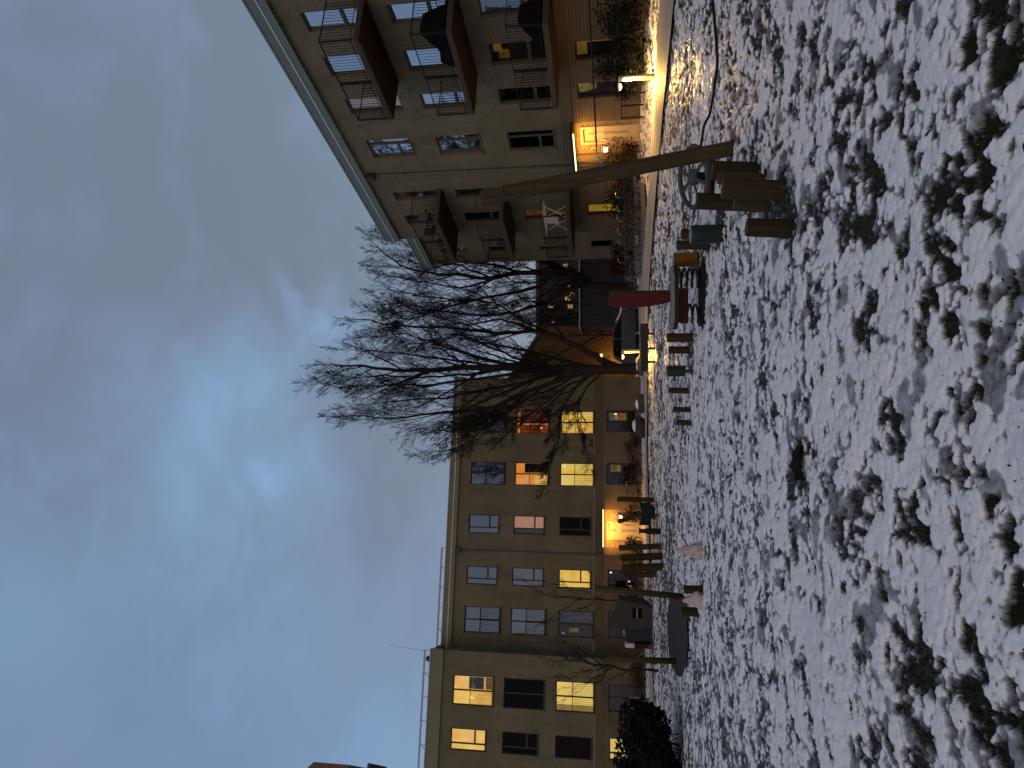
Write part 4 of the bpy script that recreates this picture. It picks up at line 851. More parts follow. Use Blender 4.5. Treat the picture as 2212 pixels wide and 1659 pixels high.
for i_, (py_, Yb_, tp_, lab_) in enumerate(((655, 58, 1145, 'bare tree behind the shed, in front of the distant lit windows'), (690, 62, 1150, 'slim bare tree behind the shed, near the ochre gable edge'), (600, 66, 1140, 'bare tree far behind the trunk of the leaning tree'), (712, 60, 1120, 'small bare tree crossing the roof slope of the ochre gable'))):
    b_ = at(1360, py_, Yb_); b_.z = -0.1
    big_tree('background_tree', lab_, [([(1366, py_), (1300, py_ + 3), (1240, py_ - 4), (1190, py_ + 2), (tp_, py_ - 3)], 0.22, 0.04, 0), ([(1290, py_ + 2), (1240, py_ + 22), (1190, py_ + 30), (tp_ + 15, py_ + 38)], 0.11, 0.03, 0.5), ([(1270, py_), (1230, py_ - 20), (1190, py_ - 30), (tp_ + 20, py_ - 34)], 0.11, 0.03, -0.5), ([(1310, py_ + 2), (1270, py_ + 18), (1235, py_ + 30), (1215, py_ + 45)], 0.08, 0.02, 0.3)], Yb_, b_, 30 + i_, TH)
def stake(top, bot, w, label):
    b = spot(*bot); t = at(top[0], top[1], b.y) - b; m = MB(); m.tube([(0, 0, -0.1), t * 0.5, t], [w / 2] * 3, 12)
    o = obj('tree_stake', m, MAT['pole_wood'], None, True); o.location = b; tag(o, label, 'stake', 'stakes holding the young trees'); return o
stake((1284, 1270), (1474, 1289), 0.15, 'thick brown stake leaning beside the dirty snow pile')
stake((1312, 1424), (1466, 1428), 0.155, 'upright brown stake at the left end of the bare soil')

# ------------------------------------------------------------------ playground
def log(px_top, px_bot, dia, label, cat='log post', group=None, mat='log_wood', Yb=None, name='log_post', taper=1.0, endmat=True):
    b = spot(*px_bot) if Yb is None else at(px_bot[0], px_bot[1], Yb); t = at(px_top[0], px_top[1], b.y) - b
    root = thing(name, b, label, cat, group); m = MB(); rnd = random.Random(int(px_bot[0] * 7 + px_bot[1])); n = 20; ax = t.normalized()
    prof = [(-0.08, 1.0), (0.02, 1.0), (0.25, 1.0), (0.5, 0.99), (0.75, 0.985), (0.97, 0.98), (1.0, 0.90)]
    u = ax.orthogonal().normalized(); w = ax.cross(u); ph = rnd.uniform(0, 6); vs = []
    for z, s in prof:
        for k in range(n):
            a = 2 * math.pi * k / n; rr = dia / 2 * s * (1 + (taper - 1) * max(0, z)) * (1 + 0.025 * math.sin(3 * a + ph) + 0.015 * math.sin(7 * a + 2 * ph + 3 * z)); c_ = t * z if z >= 0 else ax * z; vs.append(c_ + u * (rr * math.cos(a)) + w * (rr * math.sin(a)))
    fs = [(i*n + k, i*n + (k+1) % n, (i+1)*n + (k+1) % n, (i+1)*n + k) for i in range(len(prof) - 1) for k in range(n)]
    m.add(vs, fs); obj('shaft', m, MAT[mat], root, True)
    e = MB(); top = [vs[(len(prof) - 1) * n + k] for k in range(n)]; cc = sum(top, Vector()) / n
    e.add(top + [cc + ax * 0.004], [(k, (k+1) % n, n) for k in range(n)]); obj('sawn_end', e, MAT['log_end'], root); return root
SG = 'low round stepping posts in a row across the lawn'
for a, b, d_, lab in (((1440, 729), (1494, 729), 0.19, 'stepping post next to the spring platform, tallest of its row'),
                      ((1445, 756), (1489, 756), 0.165, 'stepping post just right of the small green drum'),
                      ((1445, 843), (1491, 844), 0.13, 'stepping post just left of the small green drum'),
                      ((1454, 884), (1494, 885), 0.115, 'stepping post second from the left end of its row'),
                      ((1460, 912), (1497, 914), 0.12, 'stepping post at the left end of its row')):
    log(a, b, d_, lab, 'stepping post', SG, 'log_wood')
NG = 'stout round posts clustered around the leaning pole'
for a, b, d_, lab, mt in (((1538, 368), (1631, 371), 0.225, 'stout mossy post directly beside the foot of the leaning pole', 'mossy_wood'),
                      ((1560, 407), (1688, 412), 0.205, 'tall front post, nearest of the cluster by the wheel', 'log_wood'),
                      ((1504, 434), (1640, 440), 0.19, 'post behind the nearest one, its top overlapping the wheel rim', 'mossy_wood'),
                      ((1585, 440), (1662, 441), 0.16, 'dark low post tucked against the left side of the nearest post', 'pole_wood'),
                      ((1550, 384), (1648, 388), 0.14, 'thin dark post hidden between the two stout posts', 'pole_wood'),
                      ((1612, 491), (1706, 494), 0.178, 'separate stout post standing alone left of the cluster', 'mossy_wood')):
    log(a, b, d_, lab, 'log post', NG, mt)
BG = 'posts behind the green drum'
log((1471, 506), (1540, 506), 0.17, 'post half hidden right behind the large green drum', 'log post', BG)
log((1461, 529), (1529, 530), 0.155, 'post between the green drum and the orange drum', 'log post', BG)
TG = 'short dark posts flanking the dirty snow pile'
log((1477, 1273), (1518, 1274), 0.155, 'short dark post right of the dirty snow pile', 'log post', TG, 'mossy_wood')
log((1471, 1321), (1508, 1322), 0.185, 'short dark post left of the dirty snow pile', 'log post', TG, 'mossy_wood')
PG = 'tall logs standing before the left entrance'
log((1333, 1078), (1413, 1080), 0.21, 'rightmost of the tall standing logs, holding the black rubber belt', 'log post', PG)
log((1335, 1127), (1398, 1108), 0.24, 'tilted log in front of the wall lamp by the left door', 'log post', PG, 'pole_wood')
log((1337, 1184), (1427, 1180), 0.20, 'log just left of the lit yellow door', 'log post', PG, 'pole_wood')
log((1341, 1205), (1430, 1201), 0.25, 'thick log between the downpipe and the slimmer log by the door', 'log post', PG)
log((1344, 1228), (1432, 1224), 0.26, 'leftmost tall log, dark and thick', 'log post', PG)
log((1378, 1242), (1418, 1240), 0.24, 'low dark log at the left end of the tall logs', 'log post', PG)
# leaning pole with rope hardware
pole = log((1041, 428), (1583, 320), 0.205, 'tall leaning wooden pole carrying the cable, notched at its top', 'pole', None, 'pole_wood', None, 'leaning_pole', 1.12)
PB = pole.location.copy(); PT = at(1041, 428, PB.y) - PB; axp = PT.normalized()
m = MB(); sd = Vector((0, -1, 0)); wv = axp.cross(sd).normalized()
def onpole(t, side, out): return PT * t + wv * side + sd * out
for (a, b) in ((0.78, 0.97),):
    q = [onpole(a, -0.05, 0.108), onpole(a, 0.05, 0.108), onpole(b, 0.05, 0.112), onpole(b, -0.05, 0.112)]; q2 = [p + sd * 0.014 for p in q]
    m.add(q + q2, [(0, 1, 2, 3), (4, 7, 6, 5), (0, 4, 5, 1), (1, 5, 6, 2), (2, 6, 7, 3), (3, 7, 4, 0)])
obj('bracket_plate', m, MAT['pole_wood'], pole)
m = MB(); m.bar(onpole(0.91, -0.06, 0.135), onpole(0.91, 0.06, 0.135), 0.03, 0.03); obj('bolt_bar', m, MAT['dark_metal'], pole)
def cable(name, pts, r, mat, label, cat):
    o0 = Vector(pts[0]); m = MB(); m.tube(smooth_path([Vector(p) - o0 for p in pts], 40), r, 8); o = obj(name, m, MAT[mat], None, True); o.location = o0; return tag(o, label, cat)
pA = at(1302, 372, PB.y) + Vector((0.06, -0.05, 0))
pB = at(1289, 326, PB.y - 0.15); pC = at(1272, 0, PB.y - 1.6); pD = at(1262, -180, PB.y - 2.4)
cable('overhead_cable', [pB, at(1281, 160, PB.y - 0.85), pC, pD], 0.011, 'rubber', 'taut black cable running from the leaning pole out to the right', 'cable')
ch = MB()
for i in range(9):
    a = pA.lerp(pB, i / 9); b = pA.lerp(pB, (i + 1.15) / 9); d = (b - a).normalized(); s = d.cross(Vector((0, 0, 1) if i % 2 else (0, 1, 0))).normalized() * 0.016
    ch.tube([a - pA, a - pA + d * 0.01 + s, b - pA - d * 0.01 + s, b - pA, b - pA - d * 0.01 - s, a - pA + d * 0.01 - s, a - pA], 0.005, 4, False)
o = obj('chain', ch, MAT['galvanised'], None, True); o.location = pA; tag(o, 'short galvanised chain joining the overhead cable to the pole', 'chain')
cable('slack_rope', [at(1512, 330, PB.y), at(1521, 272, PB.y - 0.25), at(1534, 243, PB.y - 0.5), at(1547, 161, PB.y - 1.2), at(1549, 117, PB.y - 1.6), at(1539, 0, PB.y - 2.2), at(1520, -150, PB.y - 2.8)], 0.017, 'rubber', 'slack black rope sagging just above the snow', 'rope')
# spoked wheel turntable
wc = at(1497, 383, 11.2); wt = thing('spoked_wheel', Vector((wc.x, wc.y, tz(wc.x, wc.y))), 'dark tilted spoked wheel on a stubby pedestal behind the posts', 'play wheel')
hz0 = wc.z - wt.location.z; M = Matrix.Translation((0, 0, hz0)) @ Matrix.Rotation(R(-8), 4, 'Y') @ Matrix.Rotation(R(19), 4, 'X')
m = MB(); N = 40; rr = 0.49
prof = [(rr - 0.05, -0.035), (rr + 0.0, -0.045), (rr + 0.02, 0.0), (rr - 0.005, 0.03), (rr - 0.05, 0.02)]
vs = [M @ Vector((r_ * math.cos(2*math.pi*k/N), r_ * math.sin(2*math.pi*k/N), z_)) for r_, z_ in prof for k in range(N)]
m.add(vs, [(i*N + k, i*N + (k+1) % N, ((i+1) % 5)*N + (k+1) % N, ((i+1) % 5)*N + k) for i in range(5) for k in range(N)]); obj('rim', m, MAT['wheel_iron'], wt, True)
for k in range(8):
    a = 2 * math.pi * (k + 0.3) / 8; s = MB(); s.bar(M @ Vector((0.1 * math.cos(a), 0.1 * math.sin(a), 0.02)), M @ Vector(((rr - 0.04) * math.cos(a), (rr - 0.04) * math.sin(a), 0)), 0.055, 0.022); obj('spoke', s, MAT['wheel_iron'], wt)
m = MB(); m.lathe([(0.13, -0.04), (0.13, 0.03), (0.06, 0.06), (0.01, 0.065)], 20, (0, 0, 0), M); obj('hub', m, MAT['wheel_iron'], wt, True)
m = MB(); m.lathe([(0.09, -0.05), (0.075, 0.05), (0.075, hz0 - 0.04)], 16); m.box(-0.28, 0.28, -0.16, 0.16, -0.03, 0.07); obj('pedestal', m, MAT['rubber'], wt)
# drums
def drum(px_top, px_bot, dia, mat, label, plate=False, stalk=0.0, Y=None):
    b = spot(*px_bot) if Y is None else at(*px_bot, Y); h = at(px_top[0], px_top[1], b.y).z - b.z; root = thing('play_drum', b, label, 'play drum')
    m = MB(); r_ = dia / 2; z0 = stalk; prof = [(r_ * 0.94, z0), (r_, z0 + 0.015)]
    k = 10
    for i in range(k): zz = z0 + 0.02 + (h - z0 - 0.05) * i / k; prof += [(r_, zz), (r_ * (0.965 if plate else 0.99), zz + (h - z0) * 0.4 / k)]
    prof += [(r_, h - 0.02), (r_ * 0.95, h)]
    m.lathe(prof, 24); obj('drum_body', m, MAT[mat], root, True)
    if stalk: s = MB(); s.lathe([(0.03, -0.05), (0.03, stalk)], 10); obj('stalk', s, MAT['dark_metal'], root)
    c_ = MB(); c_.lathe([(r_ * 0.9, h + 0.001), (r_ * 0.88, h + 0.018), (r_ * 0.5, h + 0.026), (0.02, h + 0.028)], 24); obj('snow_cap', c_, MAT['snow_thin'], root, True)
    if plate:
        p = MB(); p.lathe([(r_ * 1.05, z0 - 0.03), (r_ * 1.05, z0 + 0.012)], 24); p.lathe([(r_ * 1.05, h - 0.012), (r_ * 1.05, h - 0.002)], 24); obj('rim_plate', p, MAT['log_wood'], root)
    return root
drum((1493, 503), (1560, 505), 0.285, 'green_paint', 'large green drum standing in the snow beside the posts')
drum((1441, 799), (1495, 801), 0.235, 'green_paint', 'small green drum on a thin stalk in the stepping row', False, 0.14)
drum((1456, 560), (1512, 560), 0.27, 'orange_paint', 'orange ribbed drum right of the coil springs', True, 0.05)
# spring platform
pc = spot(1520, 640); sp_ = thing('spring_platform', pc, 'snow-dusted platform rocking on black coil springs', 'spring rocker')
sc_ = pc.y / FOC * 1.0
def lx(py): return at(1500, py, pc.y).x - pc.x
topz = at(1450, 640, pc.y).z - pc.z
poly = []; xa, xb = lx(711), lx(573); cx, hw_ = (xa + xb) / 2, (xb - xa) / 2
for k in range(28):
    a = 2 * math.pi * k / 28; poly.append((cx + hw_ * math.copysign(abs(math.cos(a)) ** 0.7, math.cos(a)), 0.42 * math.copysign(abs(math.sin(a)) ** 0.8, math.sin(a))))
def slab(poly, z0, z1):
    n = len(poly); m = MB(); m.add([(x_, y_, z0) for x_, y_ in poly] + [(x_, y_, z1) for x_, y_ in poly], [tuple(range(n))[::-1], tuple(range(n, 2*n))] + [(i, (i+1) % n, (i+1) % n + n, i + n) for i in range(n)]); return m
obj('deck', slab(poly, topz - 0.10, topz - 0.03), MAT['mossy_wood'], sp_)
obj('snow_cover', slab([(cx + (x_ - cx) * 0.97, y_ * 0.96) for x_, y_ in poly], topz - 0.029, topz), MAT['snow_thin'], sp_)
obj('side_board', MB().box(lx(700), lx(628), -0.40, -0.30, topz - 0.26, topz - 0.102), MAT['dark_maroon'], sp_)
obj('base_frame', MB().box(lx(703), lx(575), -0.32, 0.25, -0.05, 0.07), MAT['rubber'], sp_)
for (pya, pyb, rw) in ((582, 622, 0.175), (660, 697, 0.165)):
    c_ = (lx(pya) + lx(pyb)) / 2
    for yy in (-0.12,):
        m = MB(); turns = 4.2; pts = []
        for i in range(110):
            t = i / 109; a = 2 * math.pi * turns * t; pts.append((c_ + rw * math.cos(a), yy + rw * math.sin(a), 0.07 + (topz - 0.17) * t))
        m.tube(pts, 0.021, 8); obj('coil_spring', m, MAT['spring_steel'], sp_, True)
# red shield board on the platform
rp = at(1448, 648, pc.y + 0.1); red = thing('shield_board', Vector((rp.x, rp.y, rp.z)), 'tall pointed red board standing upright behind the spring platform', 'board')
red.location = (rp.x, rp.y + 0.12, pc.z + topz - 0.02)
outline = [(1449, 651), (1449, 643), (1443, 636), (1430, 631.5), (1412, 630), (1388, 631), (1366, 633.5), (1345, 636.5), (1328, 639.5), (1315, 645), (1311.5, 651), (1313, 659), (1326, 662.5), (1345, 664), (1368, 664.5), (1390, 663), (1410, 660.5), (1428, 657), (1442, 654)]
pl = []
for x_, y_ in outline: q = at(x_, y_, red.location.y) - red.location; pl.append((q.x, q.z))
obj('panel', MB().prism(pl, -0.035, 0.02), MAT['red_paint'], red)
q0, q1 = at(1440, 634, red.location.y) - red.location, at(1318, 640, red.location.y) - red.location
obj('back_post', MB().bar((q0.x + 0.02, 0.10, -0.25), (q1.x + 0.055, 0.10, q1.z + 0.02), 0.10, 0.09), MAT['pole_wood'], red)
# black rubber belt slung between logs
ba, bb = spot(1415, 1086), spot(1418, 1134); bw = thing('rubber_belt', (ba + bb) / 2, 'sagging black rubber belt slung between two standing logs', 'rubber belt')
m = MB(); c0 = bw.location; K = 16
def bp_(i, v):
    t = i / K; a = at(1380 + 14 * math.sin(math.pi * t) * 0.4, 1086 + 48 * t, c0.y) - c0; lo = at(1402 + (18 * math.sin(math.pi * min(1, t * 1.25)) if t < 0.8 else 8 * (1 - t)), 1086 + 48 * t, c0.y) - c0
    return a.lerp(lo, v)
top_, bot_ = [bp_(i, 0) for i in range(K + 1)], [bp_(i, 1) for i in range(K + 1)]
vs = []
for y_ in (-0.05, 0.05): vs += [p + Vector((0, y_, 0)) for p in top_] + [p + Vector((0, y_, 0)) for p in bot_]
n_ = K + 1; fs = []
for i in range(K): fs += [(i, i+1, n_+i+1, n_+i), (2*n_+i, 3*n_+i, 3*n_+i+1, 2*n_+i+1), (i, 2*n_+i, 2*n_+i+1, i+1), (n_+i, n_+i+1, 3*n_+i+1, 3*n_+i)]
fs += [(0, n_, 3*n_, 2*n_), (K, 2*n_+K, 3*n_+K, n_+K)]
m.add(vs, fs); obj('belt', m, MAT['rubber'], bw)
for t in ((1406, 1104), (1410, 1120)): a = at(t[0], t[1], c0.y) - c0; b = spot(1424, t[1]) - c0; obj('strap', MB().bar(a, Vector((a.x, a.y, b.z - 0.05)), 0.10, 0.08), MAT['rubber'], bw)
# speaking-tube post
hp = spot(1426, 1148); hy = thing('speaking_post', hp, 'olive post with a red flared cap before the lit door', 'play post')
hh_ = at(1380, 1148, hp.y).z - hp.z; m = MB(); m.lathe([(0.105, -0.05), (0.11, 0.3), (0.105, hh_ * 0.70)], 18); obj('shaft', m, MAT['mossy_wood'], hy, True)
m = MB(); m.lathe([(0.08, hh_ * 0.70), (0.075, hh_ * 0.96)], 18); obj('neck', m, MAT['red_paint'], hy, True)
m = MB(); m.lathe([(0.12, hh_ * 0.96), (0.125, hh_ - 0.02), (0.115, hh_)], 18); obj('cap', m, MAT['dark_metal'], hy)

# ------------------------------------------------------------------ lamps, bench, boulders
LAMP_COL = (1.0, 0.57, 0.14)
def bollard(px_base, top, label, power, side=-1, Y=None):
    b = spot(*px_base) if Y is None else at(*px_base, Y); h = at(top[0], top[1], b.y).z - b.z; root = thing('path_lamp', b, label, 'path lamp', 'low lamps along the path')
    m = MB(); m.lathe([(0.085, -0.1), (0.08, 0.0), (0.075, h - 0.02), (0.06, h)], 16); obj('post', m, MAT['pole_wood'] if False else MAT['lamp_post'], root, True)
    a = MB(); a.box(-0.36 if side < 0 else 0.05, -0.05 if side < 0 else 0.36, -0.05, 0.05, h - 0.02, h + 0.015); obj('arm', a, MAT['lamp_post'], root)
    c_ = side * 0.24; g = MB(); g.lathe([(0.02, h - 0.10), (0.085, h - 0.07), (0.10, h - 0.025)], 16, (c_, 0, 0)); obj('lens', g, MAT['lamp_glow'], root, True)
    l_ = light('lamp_light', 'SPOT', (c_, -0.02, h - 0.11), power, LAMP_COL, root, radius=0.07); l_.data.spot_size = R(172); l_.data.spot_blend = 0.06; return root
material('lamp_post', (0.42, 0.37, 0.22), 0.6, 0.3, var=0.1)
bollard((1414, 165), (1336, 165), 'nearest path lamp, pale post by the path at the right', 800)
bollard((1402, 758), (1343, 758), 'path lamp glowing beside the trunk of the tall tree', 260)
bollard((1376, 690), (1336, 690), 'farthest small lamp shining behind the parked car', 25, -1, 44)
bs_ = spot(1415, 748); be = thing('bench', bs_, 'long dark timber bench on three thin legs beside the path', 'bench')
zt = at(1383, 748, bs_.y).z - bs_.z; zl = at(1399, 748, bs_.y).z - bs_.z; e0, e1 = at(1390, 803, bs_.y).x - bs_.x, at(1390, 700, bs_.y).x - bs_.x
obj('seat', MB().box(e0, e1, -0.22, 0.22, zl, zt), MAT['bench_wood'] if 'bench_wood' in MAT else material('bench_wood', (0.030, 0.034, 0.022), 0.75, 0.2, var=0.25, vscale=4, stretch=(0.3, 4, 4)), be)
obj('snow_cover', MB().box(e0 + 0.03, e1 - 0.03, -0.19, 0.2, zt + 0.002, zt + 0.015), MAT['snow_thin'], be)
for py in (721, 753, 782): x_ = at(1400, py, bs_.y).x - bs_.x; obj('leg', MB().box(x_ - 0.035, x_ + 0.035, -0.12, 0.12, -0.05, zl), MAT['dark_metal'], be)
def boulder(px, py, wpx, hpx, label, seed, snow=0.0, depth=None):
    b = spot(px, py); s = b.y / FOC; w, h = wpx * s / 2, hpx * s; rnd = random.Random(seed); root = thing('boulder', b, label, 'boulder', 'boulders lined up along the far side of the path')
    bmv, bmf = [], []; nu, nv = 22, 14; off = [Vector((rnd.gauss(0, 1), rnd.gauss(0, 1), rnd.gauss(0, 1))).normalized() for _ in range(7)]; amp = [rnd.uniform(0.12, 0.3) for _ in range(7)]
    def rad(d): return 1 + sum(a * (max(0, d.dot(o)) ** 3 - 0.15) for o, a in zip(off, amp))
    for i in range(nv + 1):
        th = math.pi * i / nv
        for k in range(nu):
            ph = 2 * math.pi * k / nu; d = Vector((math.sin(th) * math.cos(ph), math.sin(th) * math.sin(ph), math.cos(th))); r_ = rad(d); bmv.append((d.x * r_ * w, d.y * r_ * w * 0.75, h * 0.38 + d.z * r_ * h * 0.62))
    bmf = [(i*nu + k, (i+1)*nu + k, (i+1)*nu + (k+1) % nu, i*nu + (k+1) % nu) for i in range(nv) for k in range(nu)]
    m = MB().add(bmv, bmf); obj('stone', m, MAT['stone_dark'], root, True)
    if snow:
        sv = MB(); vs = []; R0 = int(nv * 0.26); keep = []
        for i in range(R0 + 1):
            for k in range(nu):
                p = Vector(bmv[i*nu + k]); ed = i / R0; vs.append(p + Vector((0, 0, (0.06 * snow) * (1 - ed ** 3) - 0.01 * (ed > 0.95))))
        sv.add(vs, [(i*nu + k, (i+1)*nu + k, (i+1)*nu + (k+1) % nu, i*nu + (k+1) % nu) for i in range(R0) for k in range(nu)]); obj('snow_cap', sv, MAT['snow_white'], root, True)
    return root
boulder(1386, 697, 46, 36, 'tall dark pointed boulder in front of the parked car', 1)
boulder(1388, 737, 34, 26, 'dark rounded boulder just right of the path lamp post', 2)
boulder(1393, 792, 38, 20, 'low boulder at the foot of the tall tree behind the bench', 3, 0.3)
boulder(1394, 875, 44, 20, 'flat boulder with thin snow left of the tall tree', 4, 0.8)
boulder(1395, 921, 48, 26, 'leftmost boulder capped with bright white snow', 5, 1.6)
lw_ = at(1366, 590, 35.5); bx_ = thing('low_wall', (lw_.x, 35.5, tz(lw_.x, 35.5)), 'low dark wall behind the path between boulder and hedge', 'wall')
za, zb_ = at(1366, 590, 35.5).z - bx_.location.z, at(1356, 590, 35.5).z - bx_.location.z
obj('coping', MB().box(at(1360, 668, 35.5).x - lw_.x, at(1360, 541, 35.5).x - lw_.x, -0.12, 0.12, za, zb_), MAT['rubber'], bx_)
obj('wall', MB().box(at(1360, 668, 35.5).x - lw_.x, at(1360, 541, 35.5).x - lw_.x, -0.09, 0.09, -0.2, za - 0.003), MAT['stone_dark'], bx_)

# ------------------------------------------------------------------ snow piles
def pile(px, py, wpx, hpx, label, seed, prof, mat='snow_dirty'):
    b = spot(px, py); s = b.y / FOC; w, h = wpx * s / 2, hpx * s; root = thing('snow_pile', b, label, 'snow pile'); m = MB(); nu, nv = 44, 30
    T, A2 = np.meshgrid(np.linspace(0, 1, nv + 1), np.linspace(0, 2 * math.pi, nu, endpoint=False), indexing='ij')
    ca, sa = np.cos(A2), np.sin(A2)
    rr_ = np.interp(T, [q[0] for q in prof], [q[1] for q in prof])
    lump = 0.30 * fbm(ca * 1.6 + T * 3 + seed, sa * 1.6 - T * 2, 3, seed) + 0.16 * fbm(ca * 5 + T * 7, sa * 5 + seed + T * 5, 2, seed + 5)
    g = rr_ * (1 + lump); X_ = w * g * ca + 0.12 * w * np.sin(T * 4 + seed); Y_ = w * 0.8 * g * sa; Z_ = h * T * (1 + 0.10 * fbm(ca * 2 + seed, sa * 2, 2, seed + 9)) - 0.05
    vs = np.stack([X_, Y_, Z_], -1).reshape(-1, 3).tolist()
    m.add(vs, [(i*nu + k, i*nu + (k+1) % nu, (i+1)*nu + (k+1) % nu, (i+1)*nu + k) for i in range(nv) for k in range(nu)]); obj('heap', m, MAT[mat], root, True); return root
sm = pile(1520, 1188, 36, 62, 'melting cone of dirty snow, a collapsed snowman with a twig arm', 3, [(0, 1.0), (0.12, 0.98), (0.35, 0.80), (0.5, 0.62), (0.56, 0.52), (0.7, 0.46), (0.85, 0.28), (0.96, 0.12), (1, 0.0)])
q = at(1487, 1180, sm.location.y - 0.1) - sm.location
m = MB(); m.tube([q, q + Vector((0.05, -0.02, 0.04)), q + Vector((0.16, -0.05, 0.10)), q + Vector((0.24, -0.05, 0.19))], [0.010, 0.009, 0.007, 0.004], 5); m.tube([q + Vector((0.16, -0.05, 0.10)), q + Vector((0.24, -0.06, 0.09))], [0.006, 0.003], 4); obj('twig_arm', m, MAT['twig'], sm)
pile(1519, 1297, 44, 46, 'lump of dirty pinkish snow between two short posts', 6, [(0, 1.0), (0.2, 0.8), (0.4, 0.62), (0.6, 0.45), (0.8, 0.34), (0.93, 0.2), (1, 0.0)])

# ------------------------------------------------------------------ shrubs and hedges
def shrub(name, base, w, d, h, label, cat, mat, seed, n=900, leaf=0.05, stems=10, group=None, round_=False, snow=False):
    rnd = random.Random(seed); root = thing(name, base, label, cat, group); lv, st = MB(), MB()
    lobes = [(Vector((rnd.uniform(-0.5, 0.5) * w, rnd.uniform(-0.5, 0.5) * d, h * rnd.uniform(0.25, 0.78))), rnd.uniform(0.22, 0.42)) for _ in range(9)] if not round_ else [(Vector((0, 0, h * 0.72)), 0.5)]
    for i in range(n):
        c_, s = rnd.choice(lobes); v = Vector((rnd.gauss(0, 1), rnd.gauss(0, 1), rnd.gauss(0, 1))).normalized() * (rnd.random() ** 0.4) * s; p = c_ + Vector((v.x * min(w, 1.4 * h), v.y * d, v.z * h * (0.9 if not round_ else 0.5)))
        if p.z < 0.02: p.z = rnd.uniform(0.02, 0.2)
        a = Vector((rnd.gauss(0, 1), rnd.gauss(0, 1), rnd.gauss(0, 0.7))).normalized(); b = a.cross(Vector((rnd.gauss(0, 1), rnd.gauss(0, 1), rnd.gauss(0, 1)))).normalized(); L = leaf * rnd.uniform(0.6, 1.5)
        lv.add([p - a * L, p + b * L * 0.45, p + a * L, p - b * L * 0.45], [(0, 1, 2, 3)])
    for i in range(stems):
        c_, s = rnd.choice(lobes); b = Vector((rnd.uniform(-0.25, 0.25) * w, rnd.uniform(-0.25, 0.25) * d, -0.03)); st.tube([b, b.lerp(c_, 0.5) + Vector((rnd.gauss(0, 0.03), rnd.gauss(0, 0.03), 0.05)), c_ + Vector((0, 0, s * h * 0.6))], [0.014, 0.010, 0.004], 4, False)
    tag(obj('foliage', lv, MAT[mat], root), None, None, None, None); obj('stem', st, MAT['twig'], root); return root
def rpt(s, o): 
    x_ = RORG[0] + RDIR[0] * s + RNOR[0] * o; y_ = RORG[1] + RDIR[1] * s + RNOR[1] * o; return Vector((x_, y_, tz(x_, y_)))
def lpt(s, o):
    x_ = LORG[0] + LDIR[0] * s + LNOR[0] * o; y_ = LORG[1] + LDIR[1] * s + LNOR[1] * o; return Vector((x_, y_, tz(x_, y_)))
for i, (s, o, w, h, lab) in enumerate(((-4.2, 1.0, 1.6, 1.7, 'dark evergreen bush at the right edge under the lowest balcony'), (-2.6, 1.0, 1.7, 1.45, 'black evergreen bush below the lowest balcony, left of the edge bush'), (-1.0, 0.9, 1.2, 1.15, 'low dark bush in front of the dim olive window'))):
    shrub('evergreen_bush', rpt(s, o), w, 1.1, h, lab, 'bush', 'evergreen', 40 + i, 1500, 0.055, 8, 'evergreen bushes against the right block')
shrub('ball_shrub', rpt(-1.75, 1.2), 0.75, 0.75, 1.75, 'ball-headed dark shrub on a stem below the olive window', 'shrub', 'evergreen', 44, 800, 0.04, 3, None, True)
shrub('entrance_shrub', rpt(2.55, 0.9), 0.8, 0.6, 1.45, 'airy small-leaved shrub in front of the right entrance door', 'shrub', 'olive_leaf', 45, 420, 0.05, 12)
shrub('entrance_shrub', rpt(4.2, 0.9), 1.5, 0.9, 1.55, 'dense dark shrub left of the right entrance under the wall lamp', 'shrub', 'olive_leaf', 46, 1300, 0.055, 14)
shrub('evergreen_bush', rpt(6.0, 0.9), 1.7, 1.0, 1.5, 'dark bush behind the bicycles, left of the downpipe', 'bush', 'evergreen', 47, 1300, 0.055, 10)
shrub('russet_hedge', rpt(12.2, 0.3), 1.4, 1.2, 1.55, 'russet hedge at the far corner of the right block', 'hedge', 'russet_leaf', 48, 1500, 0.06, 10)
sb_ = at(1362, 580, 35.0); sb_.z = tz(sb_.x, sb_.y); shrub('snowy_shrub', sb_, 1.2, 0.8, 0.75, 'snow-dusted low shrub behind the low dark wall', 'shrub', 'snow_thin', 49, 700, 0.04, 10)
for i, (s, o, w, h, lab) in enumerate(((2.35, 1.1, 0.9, 1.5, 'russet shrub right of the left door below the wall lamp'), (4.3, 1.0, 0.8, 1.25, 'russet shrub left of the lit yellow door'), (-2.2, 1.0, 1.7, 1.15, 'reddish shrub beneath the rightmost ground floor window'), (0.0, 1.2, 1.6, 1.2, 'dark reddish shrub under the window right of the door'), (5.4, 1.0, 1.1, 1.4, 'brown shrub behind the thick standing logs'), (7.5, 1.0, 1.5, 1.2, 'brown shrub between two dark ground floor windows'), (11.4, 2.6, 1.4, 1.0, 'reddish low shrub at the step of the left wing'))):
    shrub('russet_shrub', lpt(s, o), w, 0.8, h, lab, 'shrub', 'russet_leaf', 60 + i, 800, 0.06, 16, 'russet shrubs along the left block')
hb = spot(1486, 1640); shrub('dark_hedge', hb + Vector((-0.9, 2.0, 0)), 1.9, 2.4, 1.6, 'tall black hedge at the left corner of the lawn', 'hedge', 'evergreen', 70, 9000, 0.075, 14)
hb2 = spot(1448, 1600); shrub('dark_hedge', hb2 + Vector((-0.3, 1.2, 0)), 0.9, 1.0, 0.95, 'lower end of the black hedge, nearer the left wing window', 'hedge', 'evergreen', 71, 3600, 0.065, 10)

